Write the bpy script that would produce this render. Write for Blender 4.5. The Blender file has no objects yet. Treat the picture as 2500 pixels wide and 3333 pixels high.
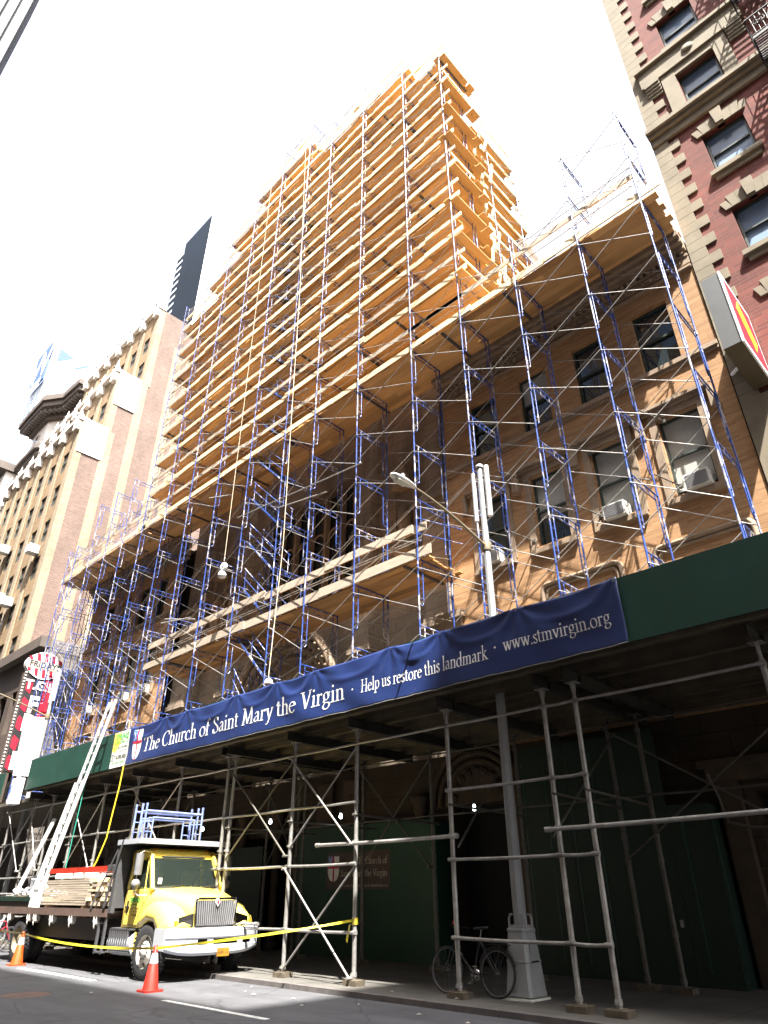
import bpy, math, random
import numpy as np
from mathutils import Vector, Matrix
random.seed(7)
R = math.radians
scene = bpy.context.scene
COL = scene.collection

# ------------------------------------------------------------------ camera
cam_d = bpy.data.cameras.new('camera'); cam = bpy.data.objects.new('camera', cam_d); COL.objects.link(cam)
cam_d.sensor_fit = 'HORIZONTAL'; cam_d.sensor_width = 36.0; cam_d.lens = 36.0 * 2160 / 2500
cam_d.clip_start = 0.05; cam_d.clip_end = 3000
_p, _y, _r = R(29.8), R(44.0), R(-0.25)
_f = Vector((-math.sin(_y) * math.cos(_p), math.cos(_y) * math.cos(_p), math.sin(_p)))
_rt = Vector((math.cos(_y), math.sin(_y), 0)); _u = _rt.cross(_f)
_r2 = _rt * math.cos(_r) + _u * math.sin(_r); _u2 = _u * math.cos(_r) - _rt * math.sin(_r)
cam.matrix_world = Matrix(((_r2.x, _u2.x, -_f.x, 0), (_r2.y, _u2.y, -_f.y, 0), (_r2.z, _u2.z, -_f.z, 1.6), (0, 0, 0, 1)))
scene.camera = cam

# ------------------------------------------------------------------ sky, sun, exposure
SUN = Vector((0.45, -0.28, 1.0)).normalized()
elev = math.asin(SUN.z); azim = math.atan2(SUN.x, SUN.y)
w = bpy.data.worlds.new('World'); scene.world = w; w.use_nodes = True
nt = w.node_tree; bg = nt.nodes['Background']
sky = nt.nodes.new('ShaderNodeTexSky'); sky.sky_type = 'NISHITA'; sky.sun_disc = False
sky.sun_elevation = elev; sky.sun_rotation = azim; sky.air_density = 1.0; sky.dust_density = 6.0; sky.ozone_density = 0.6
hs = nt.nodes.new('ShaderNodeHueSaturation'); hs.inputs['Saturation'].default_value = 0.45; nt.links.new(sky.outputs[0], hs.inputs['Color']); nt.links.new(hs.outputs[0], bg.inputs[0]); bg.inputs[1].default_value = 0.115
sd = bpy.data.lights.new('sun', 'SUN'); sd.energy = 5.0; sd.angle = R(0.5); sd.color = (1.0, 0.96, 0.88)
so = bpy.data.objects.new('sun', sd); COL.objects.link(so)
so.rotation_euler = SUN.to_track_quat('Z', 'Y').to_euler()
scene.view_settings.view_transform = 'Standard'; scene.view_settings.look = 'None'
scene.view_settings.gamma = 1; scene.view_settings.exposure = 2.55
try:
    scene.cycles.use_denoising = True; scene.cycles.max_bounces = 7; scene.cycles.diffuse_bounces = 4
    scene.cycles.glossy_bounces = 3; scene.cycles.transmission_bounces = 4; scene.cycles.sample_clamp_indirect = 6
except Exception: pass

# ------------------------------------------------------------------ materials
def nodes_of(m):
    m.use_nodes = True
    return m.node_tree, m.node_tree.nodes['Principled BSDF']
def coordnode(t, scale=(1, 1, 1), kind='Object'):
    tc = t.nodes.new('ShaderNodeTexCoord'); mp = t.nodes.new('ShaderNodeMapping'); mp.inputs['Scale'].default_value = scale
    t.links.new(tc.outputs[kind], mp.inputs[0]); return mp.outputs[0]
def geo(t, scale=(1, 1, 1)):
    g = t.nodes.new('ShaderNodeNewGeometry'); mp = t.nodes.new('ShaderNodeMapping'); mp.inputs['Scale'].default_value = scale
    t.links.new(g.outputs['Position'], mp.inputs[0]); return mp.outputs[0]
def mixc(t, fac, a, b, mode='MIX'):
    n = t.nodes.new('ShaderNodeMix'); n.data_type = 'RGBA'; n.blend_type = mode
    for s, v in ((n.inputs[0], fac), (n.inputs[6], a), (n.inputs[7], b)):
        if isinstance(v, (int, float)): s.default_value = v
        elif isinstance(v, tuple): s.default_value = (*v[:3], 1)
        else: t.links.new(v, s)
    return n.outputs[2]
def noise(t, vec, scale, detail=4, rough=0.6):
    n = t.nodes.new('ShaderNodeTexNoise'); n.inputs['Scale'].default_value = scale
    n.inputs['Detail'].default_value = detail; n.inputs['Roughness'].default_value = rough
    if vec is not None: t.links.new(vec, n.inputs['Vector'])
    return n.outputs['Fac']
def ramp(t, fac, p0, p1, c0=(0, 0, 0), c1=(1, 1, 1)):
    n = t.nodes.new('ShaderNodeValToRGB'); e = n.color_ramp.elements
    e[0].position = p0; e[0].color = (*c0, 1); e[1].position = p1; e[1].color = (*c1, 1)
    t.links.new(fac, n.inputs[0]); return n.outputs[0]
def bump(t, bs, h, strength=0.3, dist=0.02):
    b = t.nodes.new('ShaderNodeBump'); b.inputs['Strength'].default_value = strength; b.inputs['Distance'].default_value = dist
    t.links.new(h, b.inputs['Height']); t.links.new(b.outputs[0], bs.inputs['Normal'])
MATS = {}
def mat(name, c, rough=0.6, metal=0.0, c2=None, sc=3.0, amt=0.5, bmp=0.0, stretch=(1, 1, 1), coat=0, isl=0.0, spec=None):
    m = bpy.data.materials.new(name); t, b = nodes_of(m)
    b.inputs['Roughness'].default_value = rough; b.inputs['Metallic'].default_value = metal
    if coat: b.inputs['Coat Weight'].default_value = coat
    if spec is not None: b.inputs['Specular IOR Level'].default_value = spec
    v = geo(t, stretch); f = noise(t, v, sc, 5)
    c2 = c2 or tuple(x * 0.72 for x in c)
    col = mixc(t, ramp(t, f, 0.5 - amt * 0.3, 0.5 + amt * 0.3), c2, c)
    if isl:
        g = t.nodes.new('ShaderNodeNewGeometry')
        col = mixc(t, 1.0, col, ramp(t, g.outputs['Random Per Island'], 0, 1, (1 - isl,) * 3, (1 + isl * 0.5,) * 3), 'MULTIPLY')
    t.links.new(col, b.inputs['Base Color'])
    if bmp: bump(t, b, f, bmp)
    MATS[name] = m; return m
def brickmat(name, c1, c2, mortar, bw=0.3, bh=0.075, ms=0.012, stain=(0.75, 1.1)):
    m = bpy.data.materials.new(name); t, b = nodes_of(m); b.inputs['Roughness'].default_value = 0.9
    g = t.nodes.new('ShaderNodeNewGeometry'); sp = t.nodes.new('ShaderNodeSeparateXYZ'); t.links.new(g.outputs['Position'], sp.inputs[0])
    ad = t.nodes.new('ShaderNodeMath'); ad.operation = 'ADD'; t.links.new(sp.outputs[0], ad.inputs[0]); t.links.new(sp.outputs[1], ad.inputs[1])
    cb = t.nodes.new('ShaderNodeCombineXYZ'); t.links.new(ad.outputs[0], cb.inputs[0]); t.links.new(sp.outputs[2], cb.inputs[1])
    br = t.nodes.new('ShaderNodeTexBrick'); t.links.new(cb.outputs[0], br.inputs['Vector'])
    br.inputs['Scale'].default_value = 1; br.inputs['Brick Width'].default_value = bw; br.inputs['Row Height'].default_value = bh
    br.inputs['Mortar Size'].default_value = ms; br.inputs['Bias'].default_value = 0.0
    br.inputs['Color1'].default_value = (*c1, 1); br.inputs['Color2'].default_value = (*c2, 1); br.inputs['Mortar'].default_value = (*mortar, 1)
    f = noise(t, geo(t, (0.6, 0.6, 0.25)), 1.0, 5)
    f2 = noise(t, geo(t, (1, 1, 6)), 1.2, 3)
    col = mixc(t, 1.0, br.outputs['Color'], ramp(t, f, 0.3, 0.7, (stain[0],) * 3, (stain[1],) * 3), 'MULTIPLY')
    col = mixc(t, 1.0, col, ramp(t, f2, 0.3, 0.7, (0.86,) * 3, (1.08,) * 3), 'MULTIPLY')
    t.links.new(col, b.inputs['Base Color']); bump(t, b, br.outputs['Fac'], -0.4, 0.01)
    MATS[name] = m; return m
def glass(name, c=(0.02, 0.03, 0.035), rough=0.04, coat=0.5):
    m = bpy.data.materials.new(name); t, b = nodes_of(m); b.inputs['Base Color'].default_value = (*c, 1)
    f = noise(t, geo(t), 0.7, 2); bump(t, b, f, 0.05, 0.05)
    b.inputs['Roughness'].default_value = rough; b.inputs['Specular IOR Level'].default_value = 0.8; b.inputs['Coat Weight'].default_value = coat
    MATS[name] = m; return m
M = MATS
mat('asphalt', (0.078, 0.078, 0.086), 0.85, c2=(0.052, 0.053, 0.059), sc=0.9, amt=0.9, bmp=0.0)
t, b = nodes_of(M['asphalt']); _g = noise(t, geo(t), 90, 3); bump(t, b, _g, 0.5, 0.01)
_c = b.inputs['Base Color'].links[0].from_socket
_s = noise(t, geo(t, (0.25, 1.6, 1)), 1.3, 6)
t.links.new(mixc(t, 1.0, mixc(t, 1.0, _c, ramp(t, _g, 0.3, 0.7, (0.75,) * 3, (1.25,) * 3), 'MULTIPLY'), ramp(t, _s, 0.35, 0.7, (0.7,) * 3, (1.15,) * 3), 'MULTIPLY'), b.inputs['Base Color'])
_v = t.nodes.new('ShaderNodeTexVoronoi'); _v.feature = 'DISTANCE_TO_EDGE'; _v.inputs['Scale'].default_value = 0.55
_d = t.nodes.new('ShaderNodeMix'); _d.data_type = 'RGBA'; _d.inputs[0].default_value = 0.12
_n = t.nodes.new('ShaderNodeTexNoise'); _n.inputs['Scale'].default_value = 1.7; _n.inputs['Detail'].default_value = 6; t.links.new(geo(t), _n.inputs['Vector'])
t.links.new(geo(t), _d.inputs[6]); t.links.new(_n.outputs['Color'], _d.inputs[7]); t.links.new(_d.outputs[2], _v.inputs['Vector'])
_cr = ramp(t, _v.outputs['Distance'], 0.0, 0.012, (0.35,) * 3, (1,) * 3)
_oil = ramp(t, noise(t, geo(t), 0.8, 4, 0.7), 0.30, 0.42, (0.55,) * 3, (1,) * 3)
_o = b.inputs['Base Color'].links[0].from_socket
t.links.new(mixc(t, 1.0, mixc(t, 0.7, _o, _cr, 'MULTIPLY'), _oil, 'MULTIPLY'), b.inputs['Base Color'])
m = mat('sidewalk', (0.105, 0.098, 0.088), 0.9, c2=(0.06, 0.056, 0.05), sc=1.6, amt=0.9, bmp=0.1)
t, b = nodes_of(m); br = t.nodes.new('ShaderNodeTexBrick'); br.offset = 0; t.links.new(geo(t), br.inputs['Vector']); br.inputs['Scale'].default_value = 1
br.inputs['Brick Width'].default_value = 1.5; br.inputs['Row Height'].default_value = 1.5; br.inputs['Mortar Size'].default_value = 0.012
br.inputs['Color1'].default_value = (1, 1, 1, 1); br.inputs['Color2'].default_value = (0.85, 0.85, 0.85, 1); br.inputs['Mortar'].default_value = (0.3, 0.3, 0.3, 1)
t.links.new(mixc(t, 1.0, b.inputs['Base Color'].links[0].from_socket, br.outputs['Color'], 'MULTIPLY'), b.inputs['Base Color'])
mat('kerb_stone', (0.12, 0.105, 0.10), 0.85, sc=4, c2=(0.06, 0.055, 0.055), amt=0.8, bmp=0.2)
mat('paint_white', (0.72, 0.72, 0.7), 0.7, c2=(0.35, 0.35, 0.34), sc=12, amt=0.7)
brickmat('tan_brick', (0.40, 0.225, 0.105), (0.27, 0.14, 0.06), (0.33, 0.215, 0.125), 0.42, 0.062, 0.006)
brickmat('red_brick', (0.17, 0.038, 0.026), (0.10, 0.022, 0.017), (0.13, 0.052, 0.04), 0.45, 0.11, 0.012)
brickmat('yellow_brick', (0.24, 0.155, 0.075), (0.18, 0.11, 0.05), (0.17, 0.12, 0.07), 0.3, 0.16, 0.02)
brickmat('pink_brick', (0.15, 0.095, 0.075), (0.11, 0.07, 0.055), (0.16, 0.12, 0.10), 0.3, 0.16, 0.02)
brickmat('pale_brick', (0.28, 0.22, 0.145), (0.21, 0.16, 0.105), (0.22, 0.18, 0.13), 0.3, 0.16, 0.02)
brickmat('soot_brick', (0.20, 0.15, 0.12), (0.15, 0.11, 0.09), (0.18, 0.15, 0.13), 0.3, 0.1, 0.01)
brickmat('shaded_sooty_ashlar', (0.07, 0.05, 0.033), (0.052, 0.038, 0.025), (0.03, 0.022, 0.015), 1.1, 0.5, 0.012, (0.6, 1.15)); mat('shaded_sooty_stone', (0.10, 0.07, 0.046), 0.85, c2=(0.05, 0.036, 0.025), sc=2.5, amt=0.9, bmp=0.3)  # soot plus the shade under the shed, both put into the base colour
brickmat('ashlar', (0.30, 0.235, 0.175), (0.25, 0.195, 0.145), (0.15, 0.115, 0.085), 1.1, 0.5, 0.012, (0.6, 1.15))
mat('limestone', (0.215, 0.18, 0.125), 0.85, c2=(0.125, 0.105, 0.072), sc=1.5, amt=0.9, bmp=0.15)
mat('trim_stone', (0.30, 0.22, 0.15), 0.85, c2=(0.16, 0.115, 0.08), sc=2.5, amt=0.9, bmp=0.3)
mat('pale_terracotta', (0.72, 0.68, 0.62), 0.8, c2=(0.55, 0.5, 0.45), sc=0.8, amt=0.8)
mat('tower_grey', (0.045, 0.047, 0.06), 0.7, sc=0.1)
mat('copper_grey', (0.09, 0.07, 0.06), 0.7, sc=0.6, amt=0.6)
mat('grey_stone', (0.16, 0.14, 0.125), 0.8, sc=0.5, amt=0.6)
mat('brown_metal', (0.07, 0.05, 0.04), 0.6, sc=0.6)
mat('dark_glass_facade', (0.007, 0.013, 0.024), 0.7, sc=0.03, amt=0.3, spec=0.1)
mat('white_panel', (0.8, 0.82, 0.85), 0.5, sc=0.2)
mat('window_frame', (0.035, 0.05, 0.045), 0.5, sc=3)
mat('blind', (0.16, 0.25, 0.40), 0.6, c2=(0.11, 0.18, 0.30), sc=1.2, coat=0.4, amt=0.7)
mat('shade_white', (0.38, 0.38, 0.35), 0.7, c2=(0.26, 0.26, 0.24), sc=1.0, coat=0.3)
mat('interior_dark', (0.012, 0.012, 0.012), 0.9)
glass('window_glass'); glass('far_glass', (0.07, 0.055, 0.045), 0.5, 0)
mat('blue_paint', (0.028, 0.07, 0.28), 0.36, c2=(0.02, 0.045, 0.19), sc=5, amt=0.6)
t, b = nodes_of(M['blue_paint']); _w = ramp(t, noise(t, geo(t, (1, 1, 0.5)), 3.2, 6, 0.7), 0.52, 0.60)
t.links.new(mixc(t, _w, b.inputs['Base Color'].links[0].from_socket, (0.42, 0.40, 0.42)), b.inputs['Base Color'])
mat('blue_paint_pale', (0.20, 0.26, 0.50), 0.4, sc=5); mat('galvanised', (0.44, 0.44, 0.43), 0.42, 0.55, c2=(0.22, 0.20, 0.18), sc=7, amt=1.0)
mat('galvanised_shaded', (0.12, 0.115, 0.10), 0.6, 0.3, c2=(0.07, 0.065, 0.055), sc=7, amt=0.8)  # darker copy of galvanised, with the shade behind the front row in its colour
mat('pine_plank', (0.66, 0.40, 0.165), 0.7, c2=(0.52, 0.29, 0.105), sc=2.2, amt=1.0, stretch=(0.35, 6, 6), isl=0.3, bmp=0.15)
mat('pine_plank_cross', (0.62, 0.385, 0.16), 0.7, c2=(0.48, 0.275, 0.10), sc=2.2, amt=1.0, stretch=(6, 0.35, 6), isl=0.35)
mat('pine_board', (0.70, 0.57, 0.37), 0.7, c2=(0.58, 0.44, 0.25), sc=2.5, amt=0.8, stretch=(0.3, 6, 6), isl=0.15)
mat('weathered_board', (0.42, 0.35, 0.27), 0.8, c2=(0.24, 0.20, 0.16), sc=2.5, amt=0.9, stretch=(0.5, 8, 8), isl=0.25, bmp=0.2)
mat('weathered_plank', (0.50, 0.27, 0.10), 0.8, c2=(0.30, 0.155, 0.06), sc=2.0, amt=0.9, stretch=(0.35, 6, 6), isl=0.35)
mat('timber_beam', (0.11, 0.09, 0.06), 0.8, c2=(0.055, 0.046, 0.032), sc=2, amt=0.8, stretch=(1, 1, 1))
mat('base_block', (0.12, 0.095, 0.065), 0.8, c2=(0.06, 0.05, 0.035), sc=8)
mat('steel_beam', (0.05, 0.047, 0.04), 0.6, 0.2, c2=(0.028, 0.026, 0.023), sc=3, amt=0.8)
m = mat('green_paint', (0.011, 0.058, 0.040), 0.45, c2=(0.006, 0.032, 0.024), sc=1.3, amt=0.9)
t, b = nodes_of(m); _w = ramp(t, noise(t, geo(t, (1, 1, 0.4)), 6, 8, 0.75), 0.66, 0.72); _k = ramp(t, noise(t, geo(t, (0.15, 1, 0.4)), 1.1, 3), 0.62, 0.75)
t.links.new(mixc(t, mixc(t, 1.0, _w, _k, 'MULTIPLY'), b.inputs['Base Color'].links[0].from_socket, (0.30, 0.36, 0.20)), b.inputs['Base Color'])
mat('hoarding_bright', (0.008, 0.052, 0.028), 0.6, c2=(0.006, 0.038, 0.020), sc=1.0, amt=0.9)
mat('hoarding_green', (0.0035, 0.021, 0.012), 0.6, c2=(0.0025, 0.014, 0.008), sc=1.0, amt=0.9)  # darker copy of the hoarding green, under-shed shade painted into it
m = mat('banner_blue', (0.016, 0.032, 0.12), 0.34, c2=(0.012, 0.025, 0.10), sc=1.0, amt=0.6, spec=0.6)
t, b = nodes_of(m); _x = t.nodes.new('ShaderNodeSeparateXYZ'); t.links.new(geo(t), _x.inputs[0])
_w = mixc(t, 1.0, ramp(t, noise(t, geo(t, (1, 1, 1.6)), 9, 8, 0.8), 0.62, 0.66), ramp(t, noise(t, geo(t), 0.22, 1), 0.5, 0.62), 'MULTIPLY')
t.links.new(mixc(t, _w, b.inputs['Base Color'].links[0].from_socket, (0.25, 0.29, 0.4)), b.inputs['Base Color'])
mat('lettering_white', (0.8, 0.8, 0.78), 0.6); mat('lettering_black', (0.03, 0.03, 0.03), 0.6); mat('lettering_green', (0.05, 0.4, 0.06), 0.6)
mat('emblem_red', (0.5, 0.015, 0.05), 0.6); mat('emblem_blue', (0.05, 0.16, 0.55), 0.6); mat('poster_white', (0.72, 0.74, 0.66), 0.6); mat('poster_yellow', (0.8, 0.62, 0.08), 0.6)
mat('sign_brown', (0.075, 0.05, 0.045), 0.6); mat('sign_cream', (0.5, 0.45, 0.38), 0.6)
mat('truck_yellow', (0.85, 0.66, 0.125), 0.28, c2=(0.80, 0.60, 0.10), coat=0.6, sc=0.6)
t, b = nodes_of(M['truck_yellow']); _w = ramp(t, noise(t, geo(t, (1, 1, 0.6)), 5, 8, 0.75), 0.60, 0.78)
t.links.new(mixc(t, _w, b.inputs['Base Color'].links[0].from_socket, (0.35, 0.24, 0.07)), b.inputs['Base Color'])
mat('bumper_silver', (0.50, 0.52, 0.56), 0.35, 0.3, c2=(0.42, 0.44, 0.48), sc=1.2, amt=0.7)
mat('chrome', (0.6, 0.6, 0.61), 0.18, 1.0); mat('chrome_bar', (0.30, 0.30, 0.31), 0.35, 0.4); mat('black_rubber', (0.022, 0.022, 0.024), 0.75, sc=8, bmp=0.3); mat('black_paint', (0.02, 0.02, 0.022), 0.45, sc=3)
mat('black_void', (0.006, 0.006, 0.006), 0.9); mat('grey_plastic', (0.16, 0.16, 0.17), 0.5); mat('dark_grey_steel', (0.085, 0.085, 0.09), 0.5, 0.2, sc=4, amt=0.8)
mat('rusty_steel', (0.13, 0.075, 0.055), 0.75, 0.1, c2=(0.06, 0.045, 0.04), sc=5, amt=0.9, bmp=0.2)
mat('wheel_white', (0.66, 0.64, 0.6), 0.5, c2=(0.4, 0.36, 0.31), sc=5, amt=0.8); mat('orange_lens', (0.8, 0.25, 0.02), 0.3); mat('plate_yellow', (0.42, 0.17, 0.012), 0.5)
mat('cone_orange', (0.42, 0.022, 0.012), 0.45, c2=(0.34, 0.016, 0.01), sc=4); mat('cone_amber', (0.50, 0.065, 0.008), 0.45, c2=(0.4, 0.045, 0.008), sc=4); mat('reflective_white', (0.7, 0.7, 0.72), 0.4)
mat('tape_yellow', (0.66, 0.55, 0.03), 0.45, sc=3); mat('rope_tan', (0.5, 0.42, 0.30), 0.8, sc=20); mat('rope_yellow', (0.75, 0.52, 0.02), 0.6); mat('rope_green', (0.03, 0.3, 0.22), 0.6)
mat('ladder_aluminium', (0.72, 0.72, 0.73), 0.35, 0.5, sc=4); mat('ladder_orange', (0.42, 0.028, 0.012), 0.5, sc=3)
mat('lamp_grey', (0.36, 0.37, 0.38), 0.5, 0.3, c2=(0.27, 0.28, 0.29), sc=3, amt=0.8, bmp=0.1); mat('lamp_brown', (0.22, 0.18, 0.12), 0.5, 0.3, sc=3)
mat('sign_red', (0.42, 0.008, 0.03), 0.5); mat('w_sign_blue', (0.045, 0.10, 0.27), 0.6); mat('sign_yellow', (0.85, 0.65, 0.02), 0.5); mat('sign_box_grey', (0.075, 0.08, 0.085), 0.55, sc=1); mat('sign_box_brown', (0.07, 0.055, 0.03), 0.6, sc=1)
mat('iron_black', (0.025, 0.025, 0.03), 0.5, sc=5); mat('ac_white', (0.6, 0.6, 0.57), 0.5, sc=3); mat('cloth_white', (0.75, 0.75, 0.78), 0.8)
mat('skin', (0.45, 0.24, 0.16), 0.6); mat('hat_white', (0.75, 0.7, 0.68), 0.45); mat('hivis_yellow', (0.8, 0.85, 0.03), 0.6); mat('denim', (0.04, 0.06, 0.12), 0.8)
m = mat('steel_plate_hatch', (0.09, 0.09, 0.095), 0.6)
m = bpy.data.materials.new('lit_bulb'); t, b = nodes_of(m); b.inputs['Emission Color'].default_value = (0.85, 0.95, 1, 1); b.inputs['Emission Strength'].default_value = 5; MATS['lit_bulb'] = m
m = bpy.data.materials.new('windscreen'); t, b = nodes_of(m)
b.inputs['Base Color'].default_value = (0.12, 0.165, 0.145, 1); b.inputs['Roughness'].default_value = 0.02; b.inputs['Transmission Weight'].default_value = 0.92; b.inputs['IOR'].default_value = 1.1; b.inputs['Specular IOR Level'].default_value = 0.9; MATS['windscreen'] = m

# ------------------------------------------------------------------ mesh builder
class MB:
    def __init__(s): s.v = []; s.f = []; s.sm = []
    def add(s, vs, fs, smooth=False):
        n = len(s.v); s.v += [tuple(x) for x in vs]; s.f += [tuple(i + n for i in f) for f in fs]; s.sm += [smooth] * len(fs); return s
    def box(s, x0, x1, y0, y1, z0, z1):
        return s.add([(x0, y0, z0), (x1, y0, z0), (x1, y1, z0), (x0, y1, z0), (x0, y0, z1), (x1, y0, z1), (x1, y1, z1), (x0, y1, z1)],
                     [(3, 2, 1, 0), (4, 5, 6, 7), (0, 1, 5, 4), (1, 2, 6, 5), (2, 3, 7, 6), (3, 0, 4, 7)])
    def cbox(s, c, d, m=None):
        vs = [Vector((a * d[0] / 2, b_ * d[1] / 2, c_ * d[2] / 2)) for a, b_, c_ in ((-1, -1, -1), (1, -1, -1), (1, 1, -1), (-1, 1, -1), (-1, -1, 1), (1, -1, 1), (1, 1, 1), (-1, 1, 1))]
        if m is not None: vs = [m @ x for x in vs]
        return s.add([x + Vector(c) for x in vs], [(3, 2, 1, 0), (4, 5, 6, 7), (0, 1, 5, 4), (1, 2, 6, 5), (2, 3, 7, 6), (3, 0, 4, 7)])
    def beam(s, p, q, wd, ht):
        p = Vector(p); q = Vector(q); d = (q - p); L = d.length; d = d / L
        up = Vector((0, 0, 1)) if abs(d.z) < 0.9 else Vector((0, 1, 0))
        sd_ = d.cross(up).normalized(); up = sd_.cross(d)
        mm = Matrix((d, sd_, up)).transposed()
        return s.cbox((p + q) / 2, (L, wd, ht), mm)
    def cyl(s, p, q, r, r2=None, n=8, cap=True, smooth=True):
        r2 = r if r2 is None else r2
        p = Vector(p); q = Vector(q); d = (q - p).normalized(); a = d.orthogonal().normalized(); b_ = d.cross(a)
        vs = [p + (a * math.cos(6.28318 * i / n) + b_ * math.sin(6.28318 * i / n)) * r for i in range(n)] + [q + (a * math.cos(6.28318 * i / n) + b_ * math.sin(6.28318 * i / n)) * r2 for i in range(n)]
        s.add(vs, [(i, (i + 1) % n, n + (i + 1) % n, n + i) for i in range(n)], smooth)
        if cap: s.add(vs, [tuple(range(n - 1, -1, -1)), tuple(range(n, 2 * n))])
        return s
    def tube(s, pts, r, n=6, rr=None, cap=True):
        pts = [Vector(p) for p in pts]; k = len(pts); a = None; vs = []
        for i in range(k):
            d = (pts[min(i + 1, k - 1)] - pts[max(i - 1, 0)]).normalized()
            a = d.orthogonal().normalized() if a is None else (a - d * a.dot(d)).normalized()
            b_ = d.cross(a); r_ = rr[i] if rr else r
            vs += [pts[i] + (a * math.cos(6.28318 * j / n) + b_ * math.sin(6.28318 * j / n)) * r_ for j in range(n)]
        s.add(vs, [(i * n + j, i * n + (j + 1) % n, (i + 1) * n + (j + 1) % n, (i + 1) * n + j) for i in range(k - 1) for j in range(n)], True)
        if cap: s.add(vs, [tuple(range(n - 1, -1, -1)), tuple(range((k - 1) * n, k * n))])
        return s
    def prism(s, poly, axis, a0, a1, smooth=False):
        def P(u, v, w_): return {'x': (w_, u, v), 'y': (u, w_, v), 'z': (u, v, w_)}[axis]
        n = len(poly); vs = [P(u, v, a0) for u, v in poly] + [P(u, v, a1) for u, v in poly]
        return s.add(vs, [(i, (i + 1) % n, n + (i + 1) % n, n + i) for i in range(n)] + [tuple(range(n - 1, -1, -1)), tuple(range(n, 2 * n))], smooth)
    def loft(s, secs, cap=True, smooth=True, closed=True):
        n = len(secs[0]); vs = [p for sec in secs for p in sec]; k = n if closed else n - 1
        s.add(vs, [(i * n + j, i * n + (j + 1) % n, (i + 1) * n + (j + 1) % n, (i + 1) * n + j) for i in range(len(secs) - 1) for j in range(k)], smooth)
        if cap: s.add(vs, [tuple(range(n - 1, -1, -1)), tuple(range((len(secs) - 1) * n, len(secs) * n))])
        return s
    def lathe(s, c, prof, axis='z', n=16, smooth=True):
        c = Vector(c); vs = []
        for r, h in prof:
            for i in range(n):
                a = 6.28318 * i / n; u, v = r * math.cos(a), r * math.sin(a)
                vs.append(c + Vector({'z': (u, v, h), 'y': (u, h, v), 'x': (h, u, v)}[axis]))
        return s.add(vs, [(i * n + j, i * n + (j + 1) % n, (i + 1) * n + (j + 1) % n, (i + 1) * n + j) for i in range(len(prof) - 1) for j in range(n)], smooth)
    def quad(s, a, b_, c, d): return s.add([a, b_, c, d], [(0, 1, 2, 3)])
    def mesh(s, name, m):
        me = bpy.data.meshes.new(name); me.from_pydata([tuple(v) for v in s.v], [], s.f); me.materials.append(M[m] if isinstance(m, str) else m)
        me.polygons.foreach_set('use_smooth', s.sm); me.update(); return me
    def build(s, name, m, parent=None, label=None, bevel=0, local=False, subdiv=0, fixn=False):
        o = bpy.data.objects.new(name, None) if False else None
        if parent is not None and not local:
            off = world_loc(parent); s.v = [(x[0] - off[0], x[1] - off[1], x[2] - off[2]) for x in s.v]
        me = s.mesh(name, m); o = bpy.data.objects.new(name, me); COL.objects.link(o)
        if fixn:
            import bmesh
            bm = bmesh.new(); bm.from_mesh(me); bmesh.ops.remove_doubles(bm, verts=bm.verts, dist=0.0005); bmesh.ops.recalc_face_normals(bm, faces=bm.faces); bm.to_mesh(me); bm.free()
        if bevel:
            b_ = o.modifiers.new('bevel', 'BEVEL'); b_.width = bevel; b_.segments = 2; b_.limit_method = 'ANGLE'
        if subdiv:
            b_ = o.modifiers.new('sub', 'SUBSURF'); b_.levels = subdiv; b_.render_levels = subdiv
        if parent is not None: o.parent = parent
        if label: o['label'] = label
        return o
def world_loc(o):
    x = Vector(o.location)
    while o.parent is not None: o = o.parent; x = x + Vector(o.location)
    return x
def tag(o, label=None, cat=None, group=None, kind=None):
    for k, v in (('label', label), ('category', cat), ('group', group), ('kind', kind)):
        if v: o[k] = v
    return o
def thing(name, label, cat, loc=(0, 0, 0), group=None, rz=0):
    o = bpy.data.objects.new(name, None); COL.objects.link(o); o.location = loc; o.rotation_euler = (0, 0, rz); o.empty_display_size = 0.2
    return tag(o, label, cat, group)
def dup(o, loc, parent=None, rot=None, scale=None):
    c = o.copy(); COL.objects.link(c); c.location = loc; c.parent = parent
    if rot is not None: c.rotation_euler = rot
    if scale is not None: c.scale = scale
    return c
def sans(body, size, name, m, parent, mtx, label=None, bold=0.0, align='CENTER'):
    cu = bpy.data.curves.new(name, 'FONT'); cu.body = body; cu.size = size; cu.extrude = 0.002; cu.offset = bold; cu.align_x = align; cu.align_y = 'CENTER'; cu.resolution_u = 2
    tmp = bpy.data.objects.new('tmp_' + name, cu); COL.objects.link(tmp); bpy.context.view_layer.update()
    me = bpy.data.meshes.new_from_object(tmp.evaluated_get(bpy.context.evaluated_depsgraph_get())); me.name = name
    me.transform(mtx); me.materials.clear(); me.materials.append(M[m]); bpy.data.objects.remove(tmp); bpy.data.curves.remove(cu)
    o = bpy.data.objects.new(name, me); COL.objects.link(o)
    if parent is not None:
        off = world_loc(parent); me.transform(Matrix.Translation(-off)); o.parent = parent
    if label: o['label'] = label
    return o
def facing_minus_y(x, y, z): return Matrix(((1, 0, 0, x), (0, 0, -1, y), (0, 1, 0, z), (0, 0, 0, 1)))
def facing_plus_x(x, y, z): return Matrix(((0, 0, 1, x), (1, 0, 0, y), (0, 1, 0, z), (0, 0, 0, 1)))

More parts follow.
